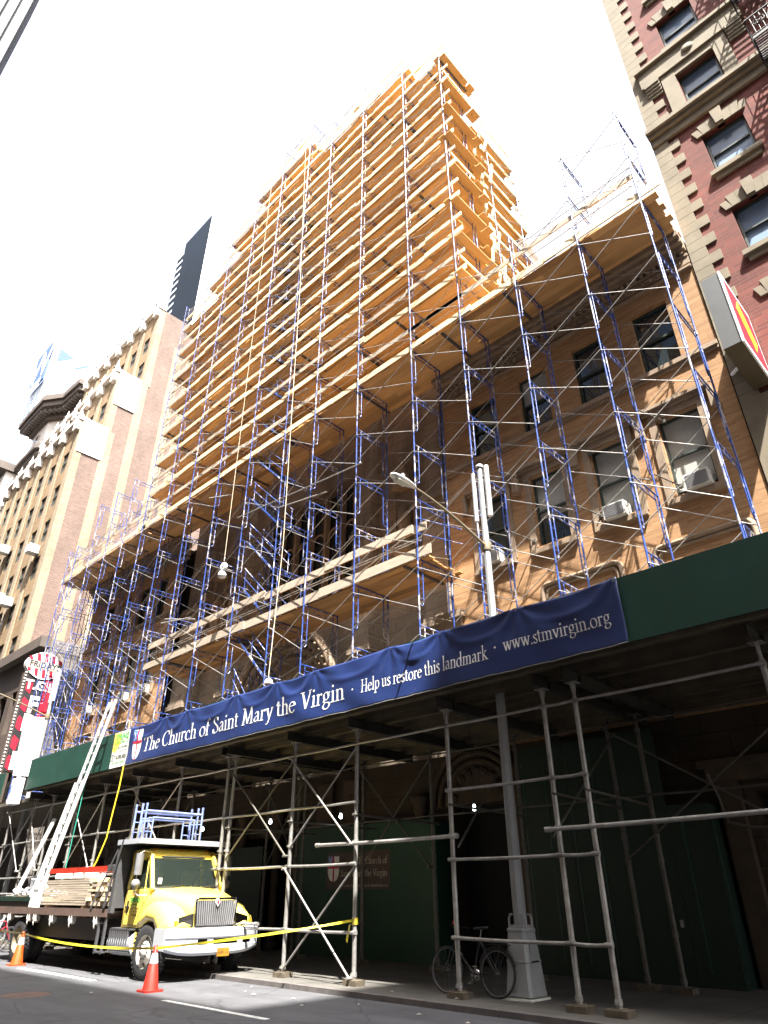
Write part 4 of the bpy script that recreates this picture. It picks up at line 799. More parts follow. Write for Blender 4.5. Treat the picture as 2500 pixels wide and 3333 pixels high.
# ------------------------------------------------------------------ the long banner
BX0, BX1, BZ0, BZ1 = -20.72, -4.25, 5.0, 6.13
grom = [BX0 + (BX1 - BX0) * i / 9 + (0.35 * math.sin(i * 2.3) if 0 < i < 9 else 0) for i in range(10)]
def sagf(x):
    k = max(0, min(8, max(i for i in range(10) if grom[i] <= x + 1e-6) if x >= grom[0] else 0)); a, b_ = grom[k], grom[k + 1] if k < 9 else BX1 + 1
    return (x - a) / (b_ - a), b_ - a, k
def bsurf(x, z, off=0.0):
    u, L, k = sagf(min(x, BX1 - 1e-4)); v = (BZ1 - z) / (BZ1 - BZ0)
    sag = (0.03 if k % 2 else 0.05) * math.sin(math.pi * u) * (1 - v) ** 1.5
    y = 9.955 - 0.02
    for gx in grom:       # folds fan out of each grommet
        dx, dz = x - gx, BZ1 - z + 0.06; rr = math.hypot(dx, dz); an = math.atan2(dx, dz)
        y -= 0.022 * math.exp(-rr / 0.5) * math.cos(an * 9 + gx) * min(1, rr * 4)
    y -= 0.012 * math.sin(x * 1.9 + 3 * math.sin(z * 2.1 + x * 0.4)) * (0.3 + v) + 0.006 * math.sin(x * 5.3 + z * 7 + 1.5 * math.sin(x * 1.1)) * (1 - 0.5 * v)
    d = abs(((x - grom[k]) / L) * 2 - 1); y -= 0.022 * math.exp(-((v - 0.10 - 0.25 * (1 - d * d)) / 0.055) ** 2) * (1 - d)
    edge = 0.006 * math.sin(x * 7.1) + 0.004 * math.sin(x * 17)
    return (x, y - off, z - sag + (edge if v > 0.95 else 0))
BN = thing('church_banner', 'long dark blue banner lettered with the church name hung on the green parapet', 'banner', (-12.5, 9.94, 5.5))
nx, nz = 380, 26; g = MB(); vs = [bsurf(BX0 + (BX1 - BX0) * i / nx, BZ0 + (BZ1 - BZ0) * j / nz) for j in range(nz + 1) for i in range(nx + 1)]
g.add(vs, [(j * (nx + 1) + i, j * (nx + 1) + i + 1, (j + 1) * (nx + 1) + i + 1, (j + 1) * (nx + 1) + i) for j in range(nz) for i in range(nx)], True)
o = g.build('cloth', 'banner_blue', BN); o.modifiers.new('solid', 'SOLIDIFY').thickness = 0.003
g = MB()
lay(g, 'The Church of Saint Mary the Virgin', -19.72, -10.82, 5.28, 0.43, bsurf)
lay(g, '*', -10.62, -10.50, 5.34, 0.34, bsurf)
lay(g, 'Help us restore this landmark', -10.30, -6.93, 5.32, 0.285, bsurf)
lay(g, '*', -6.82, -6.70, 5.4, 0.34, bsurf)
lay(g, 'www.stmvirgin.org', -6.58, -4.47, 5.38, 0.27, bsurf, thick=0.115)
g.build('lettering', 'lettering_white', BN)
def shield(par, x0, x1, zt, zb, surf):
    cx_ = (x0 + x1) / 2; hw = (x1 - x0) / 2; rows_ = 14
    def half(z): 
        u = (zt - z) / (zt - zb); return hw * (1.0 if u < 0.5 else max(0.02, math.sqrt(max(0, 1 - ((u - 0.5) / 0.5) ** 2)) * 0.98 + 0.02))
    g = MB()
    for j in range(rows_):
        za, zc = zt + (zb - zt) * j / rows_, zt + (zb - zt) * (j + 1) / rows_
        for (s0, s1) in ((-1, 0), (0, 1)):
            g.add([surf(cx_ + s0 * half(zc), zc, 0.004), surf(cx_ + s1 * half(zc), zc, 0.004), surf(cx_ + s1 * half(za), za, 0.004), surf(cx_ + s0 * half(za), za, 0.004)], [(0, 1, 2, 3)])
    g.build('shield', 'lettering_white', par)
    g = MB(); zc_ = zt + (zb - zt) * 0.42; t_ = hw * 0.13
    for j in range(rows_):
        za, zc = zt + (zb - zt) * j / rows_, zt + (zb - zt) * (j + 1) / rows_
        g.add([surf(cx_ - t_, zc, 0.008), surf(cx_ + t_, zc, 0.008), surf(cx_ + t_, za, 0.008), surf(cx_ - t_, za, 0.008)], [(0, 1, 2, 3)])
    for s_ in (-1, 1): 
        for k in range(4): xa_, xb_ = sorted((cx_ + s_ * (t_ + (hw - t_) * k / 4), cx_ + s_ * (t_ + (hw - t_) * (k + 1) / 4))); g.add([surf(xa_, zc_ - t_ * 1.1, 0.008), surf(xb_, zc_ - t_ * 1.1, 0.008), surf(xb_, zc_ + t_ * 1.1, 0.008), surf(xa_, zc_ + t_ * 1.1, 0.008)], [(0, 1, 2, 3)])
    g.build('shield_cross', 'emblem_red', par)
    g = MB()
    for j in range(4):
        za, zc = zt - 0.01 + (zc_ + t_ * 1.2 - zt + 0.01) * j / 4, zt - 0.01 + (zc_ + t_ * 1.2 - zt + 0.01) * (j + 1) / 4
        g.add([surf(cx_ - hw * 0.97, zc, 0.007), surf(cx_ - t_ * 1.1, zc, 0.007), surf(cx_ - t_ * 1.1, za, 0.007), surf(cx_ - hw * 0.97, za, 0.007)], [(0, 1, 2, 3)])
    g.build('shield_quarter', 'emblem_blue', par)
    g = MB(); mx, mz = cx_ - hw * 0.55, (zt + zc_) / 2; e = hw * 0.3
    for s_ in (-1, 1): g.add([surf(mx - e, mz - s_ * e * 1.4, 0.010 + 0.001 * s_), surf(mx - e * 0.6, mz - s_ * e * 1.4, 0.010 + 0.001 * s_), surf(mx + e, mz + s_ * e * 1.4, 0.010 + 0.001 * s_), surf(mx + e * 0.6, mz + s_ * e * 1.4, 0.010 + 0.001 * s_)], [(0, 1, 2, 3)])
    g.build('shield_charge', 'lettering_white', par)
shield(BN, -20.42, -19.88, 6.02, 5.1, bsurf)
g = MB()
for gx in grom: g.lathe(bsurf(min(max(gx, BX0 + 0.05), BX1 - 0.05), BZ1 - 0.05, 0.006), [(0.028, 0), (0.02, -0.004), (0.012, 0)], 'y', 8)
g.build('grommets', 'chrome', BN)
g = MB(); N_ = 120
for i in range(N_): 
    a, b_ = BX0 + (BX1 - BX0) * i / N_, BX0 + (BX1 - BX0) * (i + 1) / N_
    g.add([bsurf(a, BZ0, 0.004), bsurf(b_, BZ0, 0.004), bsurf(b_, BZ0 + 0.014, 0.004), bsurf(a, BZ0 + 0.014, 0.004)], [(0, 1, 2, 3)])
g.build('hem', 'galvanised', BN)
ssurf = lambda x, z, off=0.0: (x, 14.585 - off - 0.01 * math.sin(x * 5 + z * 2), z)
g = MB(); g.add([ssurf(-16.48 + 2.56 * i / 12, 1.66 + 0.94 * j / 4) for j in range(5) for i in range(13)], [(j * 13 + i, j * 13 + i + 1, (j + 1) * 13 + i + 1, (j + 1) * 13 + i) for j in range(4) for i in range(12)], True); g.build('cloth', 'sign_brown', SI)
g = MB(); lay(g, 'The Church of', -15.25, -14.02, 2.28, 0.175, ssurf); lay(g, 'Saint Mary the Virgin', -15.85, -14.02, 1.98, 0.175, ssurf); lay(g, 'Help us restore this landmark church  www.stmvirgin.org', -15.95, -14.02, 1.73, 0.07, ssurf); g.build('lettering', 'sign_cream', SI)
shield(SI, -16.42, -15.93, 2.5, 1.85, ssurf)

# contractor's poster beside the banner
PO = thing('contractor_poster', 'white and yellow scaffolding company poster on the green parapet beside the banner', 'poster', (-21.3, 9.98, 5.5))
px0, px1 = -21.86, -20.78
MB().box(px0, px1, 9.985, 9.995, 5.03, 6.12).build('sheet', 'poster_white', PO)
MB().add([(px0 + 0.01, 9.982, 5.55), (px0 + 0.22, 9.982, 5.48), (px0 + 0.5, 9.982, 5.75), (px0 + 0.42, 9.982, 6.1), (px0 + 0.01, 9.982, 6.1)], [(0, 1, 2, 3, 4)]).build('yellow_patch', 'poster_yellow', PO)
cxp = (px0 + px1) / 2
sans('SPRING', 0.25, 'lettering', 'lettering_green', PO, facing_minus_y(cxp + 0.02, 9.978, 5.95), bold=0.006)
sans('SCAFFOLDING LLC', 0.105, 'lettering', 'lettering_green', PO, facing_minus_y(cxp, 9.978, 5.79))
sans('46-20 12th Place', 0.095, 'lettering', 'lettering_black', PO, facing_minus_y(cxp + 0.12, 9.978, 5.63))
sans('L.I.C. NY 11101', 0.095, 'lettering', 'lettering_black', PO, facing_minus_y(cxp + 0.12, 9.978, 5.51))
sans('718.392.4221', 0.15, 'lettering', 'lettering_black', PO, facing_minus_y(cxp + 0.1, 9.978, 5.33), bold=0.003)
sans('HOIST - SHED - SCAFFOLD', 0.07, 'lettering', 'lettering_green', PO, facing_minus_y(cxp, 9.978, 5.17)); 
g = MB(); g.box(px0 + 0.03, px0 + 0.2, 9.979, 9.984, 5.25, 5.27); g.box(px0 + 0.03, px0 + 0.2, 9.979, 9.984, 5.42, 5.44); g.beam((px0 + 0.04, 9.981, 5.27), (px0 + 0.19, 9.981, 5.42), 0.004, 0.012); g.beam((px0 + 0.19, 9.979, 5.27), (px0 + 0.04, 9.979, 5.42), 0.003, 0.012); g.build('emblem', 'grey_plastic', PO)
# ------------------------------------------------------------------ pipe scaffold: frames 1.5 m deep, 2 m lifts
SY0, SY1 = 13.0, 14.52
def frame_mesh():
    g = MB(); D = SY1 - SY0
    for y in (0, D): g.cyl((0, y, -1.99), (0, y, 0.0), 0.0245, n=8); g.cyl((0, y, -0.03), (0, y, 0.05), 0.029, n=8)
    g.cyl((0, 0, -0.02), (0, D, -0.02), 0.022, n=6); g.cyl((0, 0.2, -0.2), (0, D - 0.2, -0.2), 0.016, n=6)
    for s_, y in ((1, 0), (-1, D)):
        yi = y + s_ * 0.2
        g.tube([(0, yi, -0.02), (0, yi, -1.3), (0, yi - s_ * 0.02, -1.38), (0, yi - s_ * 0.07, -1.43), (0, yi - s_ * 0.13, -1.42), (0, y, -1.36)], 0.017, 6)
        for j in range(4): g.cyl((0, y, -0.32 - j * 0.3), (0, yi, -0.32 - j * 0.3), 0.011, n=5)
    for j in range(3): g.cyl((0, 0.55 + j * 0.22, -0.2), (0, 0.55 + j * 0.22, -0.02), 0.009, n=4)
    return g.mesh('frame', 'blue_paint')
FM = frame_mesh()
def stack(T, x, ztop, zbase=5.16, y=SY0):
    """one column of frames: two long legs with screw jacks, the ladder frames are its sub-parts"""
    g = MB()
    for yy in (y, y + SY1 - SY0):
        g.box(x - 0.08, x + 0.08, yy - 0.08, yy + 0.08, zbase, zbase + 0.012); g.cyl((x, yy, zbase + 0.012), (x, yy, zbase + 0.8), 0.017, n=6)
    o = g.build('frame_column', 'galvanised', T)
    z = ztop
    while z > zbase + 1.9:
        f = bpy.data.objects.new('frame', FM); COL.objects.link(f); f.parent = o; f.location = Vector((x, y, z)) - world_loc(o); z -= 2.0
    if z > zbase + 0.5:
        f = MB()
        for yy in (y, y + SY1 - SY0): f.cyl((x, yy, zbase + 0.2), (x, yy, z), 0.0245, n=8)
        f.cyl((x, y, z - 0.02), (x, y + 1.52, z - 0.02), 0.022, n=6); f.cyl((x, y + 0.2, z - 0.2), (x, y + 1.32, z - 0.2), 0.016, n=6); f.cyl((x, y + 0.2, z - 0.45), (x, y + 0.2, z), 0.016, n=6)
        f.build('frame', 'blue_paint', o)
def braces(T, xa, xb, za, zb):
    for y, s_ in ((SY0, -1), (SY1, 1)):
        g = MB(); z = za
        while z <= zb + 0.01:
            yy = y + s_ * 0.03
            g.cyl((xa, yy, z - 0.30), (xb, yy + s_ * 0.012, z - 1.52), 0.0125, n=5, cap=False); g.cyl((xa, yy + s_ * 0.03, z - 1.52), (xb, yy + s_ * 0.022, z - 0.30), 0.0125, n=5, cap=False)
            z += 2.0
        g.build('cross_bracing', 'galvanised', T)
def deck(T, x0, x1, z, y0=13.06, y1=15.02, m='pine_plank', fascia='pine_board', name='deck', fh=0.24):
    g = MB(); n_ = int((y1 - y0) / 0.24)
    for j in range(n_):
        ya = y0 + 0.10 + j * (y1 - y0 - 0.10) / n_; x = x0 + random.uniform(-0.12, 0.1)
        while x < x1:
            L = random.choice((3.0, 3.9, 4.9)); xe = min(x + L, x1 + random.uniform(-0.05, 0.12)); dz = random.uniform(0, 0.022)
            g.box(x, xe - 0.006, ya + 0.004, ya + (y1 - y0) / n_ - random.choice((0.004, 0.006, 0.012)), z + 0.0 + dz, z + 0.045 + dz)
            if random.random() < 0.4 and xe < x1: g.box(xe - 0.35, min(xe + 0.3, x1), ya + 0.006, ya + 0.22, z + 0.07, z + 0.115)
            x = xe
            if x > x1 - 0.5: break
    o = g.build(name, m, T)
    o.data.materials.append(M['weathered_plank'])
    for i_ in range(0, len(o.data.polygons), 6):
        if random.random() < 0.12:
            for q_ in range(i_, i_ + 6): o.data.polygons[q_].material_index = 1
    x = x0 + 0.4     # bearers across, seen from below
    while x < x1:
        if random.random() < 0.10: MB().box(x, x + 0.09, y0 + 0.06, y1 - 0.02, z - 0.05, z - 0.002).build('bearer', 'dark_grey_steel', o)
        x += 0.7
    if fascia: board(T, x0 - 0.25, x1 + 0.28, z + 0.06, fascia, fh, y0 - 0.01, 'toe_board')
def board(T, x0, x1, z, m, h=0.19, y=13.05, name='guard_board'):
    g = MB(); x = x0; n_b = 0
    while x < x1 - 0.3:
        n_b += 1; xe = min(x + random.choice((3.9, 4.9, 4.0)), x1); dz = random.uniform(-0.035, 0.035); t_ = random.uniform(-0.03, 0.03)
        dy = 0.046 * (n_b % 2)
        g.add([(x, y + dy, z + dz), (xe, y + dy, z + dz + t_), (xe, y + dy + 0.04, z + dz + t_), (x, y + dy + 0.04, z + dz), (x, y + dy, z + dz + h), (xe, y + dy, z + dz + t_ + h), (xe, y + dy + 0.04, z + dz + t_ + h), (x, y + dy + 0.04, z + dz + h)],
              [(3, 2, 1, 0), (4, 5, 6, 7), (0, 1, 5, 4), (1, 2, 6, 5), (2, 3, 7, 6), (3, 0, 4, 7)])
        x = xe - 0.35 if xe < x1 else xe
    g.build(name, 'weathered_board' if m == 'pine_board' and name == 'guard_board' and random.random() < 0.25 else m, T)
def pipe(T, x0, x1, z, y=13.05, r_=0.015, m='galvanised', dz=0):
    g = MB(); g.cyl((x0, y, z), (x1, y, z + dz), r_, n=6); g.build('guard_pipe', m, T)

T1 = thing('scaffold', 'tall blue scaffold tower with many orange plank decks in front of the church', 'scaffold', (-19.4, 13.7, 5.1))
TX = [-29.9, -27.6, -25.36, -22.95, -20.55, -18.15, -16.28, -13.87, -11.22, -9.06]
TOP = {-29.9: 33.9, -27.6: 33.9, -25.36: 35.9, -22.95: 37.9, -20.55: 39.9, -18.15: 39.9, -16.28: 37.9, -13.87: 37.9, -11.22: 35.9, -9.06: 33.9}
for x in TX: stack(T1, x, TOP[x])
for a, b_ in zip(TX[:-1], TX[1:]): braces(T1, a, b_, 7.9, min(TOP[a], TOP[b_]))
for k in range(8):
    z = 17.9 + 2 * k
    if k: deck(T1, -29.95, -8.95, z)
    if k: board(T1, -30.0 + random.uniform(-.2, .2), -8.68, z + 0.92, 'pine_board')
    pipe(T1, -30.0, -9.0, z + 0.55, dz=random.uniform(-.05, .05))
    if k: pipe(T1, -30.0, -9.0, z + 1.2, 12.95, 0.012)
deck(T1, -27.7, -8.95, 33.9); board(T1, -27.7, -8.7, 34.82, 'pine_board')
deck(T1, -25.5, -11.05, 35.9); board(T1, -25.5, -11.0, 36.8, 'pine_board')
deck(T1, -23.1, -18.0, 37.9); board(T1, -23.0, -18.0, 38.8, 'pine_board')
pipe(T1, -27.7, -9, 35.9); pipe(T1, -25.4, -13.8, 37.4); pipe(T1, -23, -16.2, 39.4)
# returns of the tower along its right side
def side_deck(z, x0, x1, y0, y1, m='pine_plank_cross', n='return_deck'):
    g = MB(); k = max(1, int(round((x1 - x0) / 0.24)))
    for j in range(k):
        xa = x0 + (x1 - x0) * j / k; e = random.uniform(-0.1, 0.1); g.box(xa + 0.003, xa + (x1 - x0) / k - 0.003, y0 + e, y1 + random.uniform(-0.1, 0.1), z + random.uniform(0, 0.03), z + 0.055)
    g.build(n, m, T1)
def toe_y(z, x, y0, y1, h=0.2):
    g = MB().box(x, x + 0.04, y0, y1, z, z + h); g.build('return_board', 'pine_board', T1)
for k in range(1, 9):
    z = 17.9 + 2 * k
    side_deck(z - 0.06, -9.3, -8.72, 12.95, 14.75); side_deck(z - 0.02, -9.15, -8.7, 14.85, 15.3)
    toe_y(z + 0.95, -8.98, 13.0, 14.7, 0.13) if k % 3 == 1 else None
    if k < 8:
        y1 = 18.6 + (7 - k) * 0.28
        side_deck(z, -10.6, -9.25, 15.5, y1); toe_y(z + 0.02, -9.24, 15.9, y1, 0.22); toe_y(z + 0.9, -9.2, 15.6, y1 - 0.2, 0.16)
        g = MB(); g.box(-9.9, -9.7, y1 + 0.01, y1 + 0.05, z - 0.03, z + 0.2); g.box(-9.5, -9.35, y1 + 0.01, y1 + 0.05, z - 0.03, z + 0.2); g.build('bearer', 'dark_grey_steel', T1)
for y in (16.2, 18.4):
    g = MB(); g.cyl((-9.1, y, 18.0), (-9.1, y, 34.6 if y < 17 else 33.5), 0.0245, n=8); g.cyl((-10.6, y, 18.0), (-10.6, y, 34.5), 0.0245, n=8); g.build('frame_column', 'blue_paint', T1)
g = MB()
for k in range(8):
    z = 18.1 + 2 * k
    for (ya, yb) in ((16.2, 18.4), (18.4, 16.2)): MB().cyl((-9.06, ya, z), (-9.06, yb, z + 1.5), 0.0115, n=5).build('brace', 'galvanised', T1)
random.seed(11)
g = MB()      # loose boards standing on end between the returns
for k in range(1, 7):
    z = 17.95 + 2 * k
    for j in range(3): xx = -8.95 - random.random() * 0.5; yy = 15.4 + random.random() * 0.9; g.beam((xx, yy, z + 0.1), (xx + random.uniform(-.15, .15), yy + random.uniform(.1, .5), z + 1.5), 0.04, 0.15)
g.build('standing_boards', 'pine_board', T1)

T2 = thing('scaffold', 'blue pipe scaffold bays with one plank deck in front of the right brick wing', 'scaffold', (-5, 13.7, 5.1))
WX = [-6.93, -4.8, -2.9]
for x in WX: stack(T2, x, 21.9 if x > -6 else 19.9)
for a, b_ in zip([-9.06] + WX[:-1], WX): braces(T2, a, b_, 7.9, 19.9 if b_ > -5 else 19.9)
braces(T2, -4.8, -2.9, 21.9, 21.9)
deck(T2, -9.3, -2.62, 17.9, y1=15.05, m='pine_plank'); board(T2, -11.4, -2.9, 18.88, 'weathered_board'); pipe(T2, -9.1, -2.8, 18.5, dz=0.04); pipe(T2, -9.1, -2.8, 19.3)
for xx in (-9.0, -6.9, -4.75):
    for zz in (10.5, 12.5): MB().cyl((xx, 14.5, zz), (xx + 0.35, 15.15, zz - 0.2), 0.018, n=6).box(xx + 0.3, xx + 0.4, 15.12, 15.19, zz - 0.25, zz - 0.15).build('wall_tie', 'galvanised_shaded', T2)
T3 = thing('scaffold', 'dense blue pipe scaffold at the far left end above the green parapet', 'scaffold', (-35, 13.7, 5.1))
LX = [-39.5, -38.4, -36.2, -34.1, -32.05]
for i, x in enumerate(LX): stack(T3, x, (19.9, 19.9, 21.9, 21.9, 21.9)[i])
for a, b_ in zip(LX, LX[1:] + [-29.9]): braces(T3, a, b_, 7.9, 19.9)
deck(T3, -39.9, -30.1, 17.9); board(T3, -39.6, -30.0, 18.85, 'pine_board'); pipe(T3, -39.6, -30, 18.5); pipe(T3, -39.6, -30, 19.4)
# lower decks of the tower
random.seed(5)
deck(T1, -30.0, -8.95, 17.9, m='pine_plank'); board(T1, -29.9, -9.0, 18.85, 'weathered_board')
deck(T1, -27.0, -11.05, 9.9, y1=14.95, m='weathered_plank', fascia='weathered_board', fh=0.31); board(T1, -27.1, -10.95, 10.82, 'weathered_board', 0.27, 13.05); pipe(T1, -27.2, -11.1, 10.45, dz=0.02); pipe(T1, -27.2, -11.1, 10.55)
random.seed(3)
for (xa, ya, za, xb, yb, zb) in ((-20.9, 12.95, 15.0, -13.5, 12.9, 14.2), (-17.8, 12.7, 14.1, -15.5, 13.1, 14.0), (-25.6, 12.75, 11.6, -23.6, 13.0, 11.4), (-25.4, 12.8, 11.75, -23.4, 13.1, 11.3), (-22.8, 12.6, 16.6, -21.9, 13.1, 16.6), (-22.9, 14.7, 9.2, -11.5, 14.7, 12.4), (-17.7, 13.0, 19.6, -16.8, 12.9, 19.4), (-19.2, 14.4, 8.3, -13.5, 14.4, 9.4)):
    MB().cyl((xa, ya, za), (xb, yb, zb), 0.026, n=6).build('loose_pipe', 'galvanised', T1)
g = MB(); g.cyl((-11.2, 13.0, 10.7), (-10.7, 14.5, 10.7), 0.018, n=6); g.cyl((-11.2, 13.0, 11.2), (-10.7, 14.5, 11.2), 0.018, n=6); g.cyl((-10.9, 13.9, 10.2), (-10.9, 13.9, 11.2), 0.016, n=6); g.build('end_guard', 'blue_paint', T1)
# stair tower in one bay
random.seed(9)
for k in range(14):
    z1 = 7.9 + 2.0 * k - 0.1; z0 = z1 - 2.0; xa, xb = -20.4, -18.4; yb_ = 13.55 + (0.0 if k % 2 else 0.0)
    if k == 0: z0 = 5.2 + 0.0
    g = MB()
    for yy in (13.25, 13.9):
        g.beam((xa, yy, z1), (xb, yy, z0 + 0.05), 0.03, 0.06); g.cyl((xa, yy, z1 + 0.85), (xb, yy, z0 + 0.95), 0.017, n=6); g.cyl((xa, yy, z1 + 0.45), (xb, yy, z0 + 0.55), 0.014, n=6)
        for u in (0.05, 0.5, 0.95): xx = xa + (xb - xa) * u; zz = z1 + (z0 - z1) * u; g.cyl((xx, yy, zz), (xx, yy, zz + 0.9), 0.016, n=6)
    so_ = g.build('stair_flight', 'blue_paint', T1)
    g = MB()
    for j in range(9): u = (j + 0.5) / 9; g.box(xa + (xb - xa) * u - 0.10, xa + (xb - xa) * u + 0.10, 13.28, 13.88, z1 + (z0 - z1) * u, z1 + (z0 - z1) * u + 0.02)
    g.build('treads', 'iron_black', so_)

# ropes, pulley wheel, worker's gear
RP = MB(); RP.tube([(-16.0, 11.55, 5.2), (-16.6, 12.2, 12), (-17.6, 12.72, 26), (-18.3, 12.8, 38.0)], 0.013, 6)
o = RP.build('hoist_rope', 'rope_tan'); tag(o, 'long pale hoist rope running from behind the banner up the scaffold', 'rope')
RP = MB(); RP.tube([(-20.75, 12.5, 13.0), (-20.8, 12.52, 20), (-20.9, 12.55, 30), (-21.0, 12.6, 37.0)], 0.012, 6)
o = RP.build('hoist_rope', 'rope_tan'); tag(o, 'tan rope holding the white hook bundle in front of the scaffold', 'rope')
HK = thing('hoist_hook', 'white hook block and bundle hanging on the tan rope', 'hoist hook', (-20.75, 12.5, 12.4))
g = MB(); g.tube([(-20.75 + 0.02 * math.cos(a), 12.5, 12.9 + 0.1 * math.sin(a)) for a in [i * 0.785 for i in range(9)]], 0.012, 6); g.build('shackle', 'galvanised', HK)
g = MB(); g.lathe((-20.72, 12.5, 12.55), [(0.07, -0.06), (0.17, -0.07), (0.2, 0), (0.17, 0.07), (0.07, 0.06), (0.07, -0.06)], 'y', 14); g.build('wheel', 'cloth_white', HK)
g = MB(); g.loft([[(-20.78 + r_ * math.cos(a) * 1.1, 12.5 + r_ * math.sin(a), z) for a in [i * 0.785 for i in range(8)]] for z, r_ in ((12.43, 0.06), (12.36, 0.13), (12.25, 0.17), (12.15, 0.15), (12.1, 0.05))]); g.build('bundle', 'cloth_white', HK)
# worker standing on the shed deck behind the banner
PE = thing('person', 'worker in white hard hat and yellow vest whose head shows above the banner', 'person', (-15.75, 11.45, 5.15))
def skinned(name, m, par, joints, links, sub=1):
    me = bpy.data.meshes.new(name); off = world_loc(par); me.from_pydata([tuple(Vector(j[:3]) - off) for j in joints], links, []); me.materials.append(M[m])
    o = bpy.data.objects.new(name, me); COL.objects.link(o); o.parent = par
    s_ = o.modifiers.new('skin', 'SKIN'); s_.use_smooth_shade = True
    for i, j in enumerate(joints): me.skin_vertices[0].data[i].radius = (j[3], j[3] if len(j) < 5 else j[4])
    me.skin_vertices[0].data[0].use_root = True
    b_ = o.modifiers.new('sub', 'SUBSURF'); b_.levels = sub; b_.render_levels = sub
    return o
px, py, pz = -15.75, 11.45, 5.15
skinned('body', 'skin', PE, [(px, py, pz + 0.95, 0.15, 0.11), (px, py, pz + 1.2, 0.14, 0.11), (px, py, pz + 1.42, 0.17, 0.11), (px, py, pz + 1.52, 0.06), (px, py, pz + 1.60, 0.085, 0.095), (px, py, pz + 1.70, 0.085, 0.10), (px - 0.19, py, pz + 1.43, 0.055), (px - 0.24, py - 0.05, pz + 1.15, 0.045), (px - 0.2, py - 0.25, pz + 1.0, 0.035), (px + 0.19, py, pz + 1.43, 0.055), (px + 0.25, py - 0.05, pz + 1.15, 0.045), (px + 0.2, py - 0.25, pz + 1.0, 0.035), (px - 0.1, py, pz + 0.85, 0.09), (px - 0.11, py, pz + 0.48, 0.065), (px - 0.11, py, pz + 0.08, 0.045), (px + 0.1, py, pz + 0.85, 0.09), (px + 0.11, py, pz + 0.48, 0.065), (px + 0.11, py, pz + 0.08, 0.045), (px - 0.11, py - 0.15, pz + 0.05, 0.04), (px + 0.11, py - 0.15, pz + 0.05, 0.04)],
        [(0, 1), (1, 2), (2, 3), (3, 4), (4, 5), (2, 6), (6, 7), (7, 8), (2, 9), (9, 10), (10, 11), (0, 12), (12, 13), (13, 14), (0, 15), (15, 16), (16, 17), (14, 18), (17, 19)])
g = MB(); g.lathe((px, py, pz + 1.70), [(0.15, 0.0), (0.125, 0.005), (0.12, 0.07), (0.09, 0.13), (0.0, 0.16)], n=14); g.build('hard_hat', 'hat_white', PE)
skinned('vest', 'hivis_yellow', PE, [(px, py, pz + 0.98, 0.17, 0.13), (px, py, pz + 1.2, 0.165, 0.13), (px, py, pz + 1.44, 0.185, 0.125)], [(0, 1), (1, 2)])
skinned('trousers', 'denim', PE, [(px, py, pz + 0.93, 0.165, 0.125), (px - 0.1, py, pz + 0.84, 0.1), (px - 0.11, py, pz + 0.48, 0.078), (px - 0.11, py, pz + 0.12, 0.062), (px + 0.1, py, pz + 0.84, 0.1), (px + 0.11, py, pz + 0.48, 0.078), (px + 0.11, py, pz + 0.12, 0.062)], [(0, 1), (1, 2), (2, 3), (0, 4), (4, 5), (5, 6)])

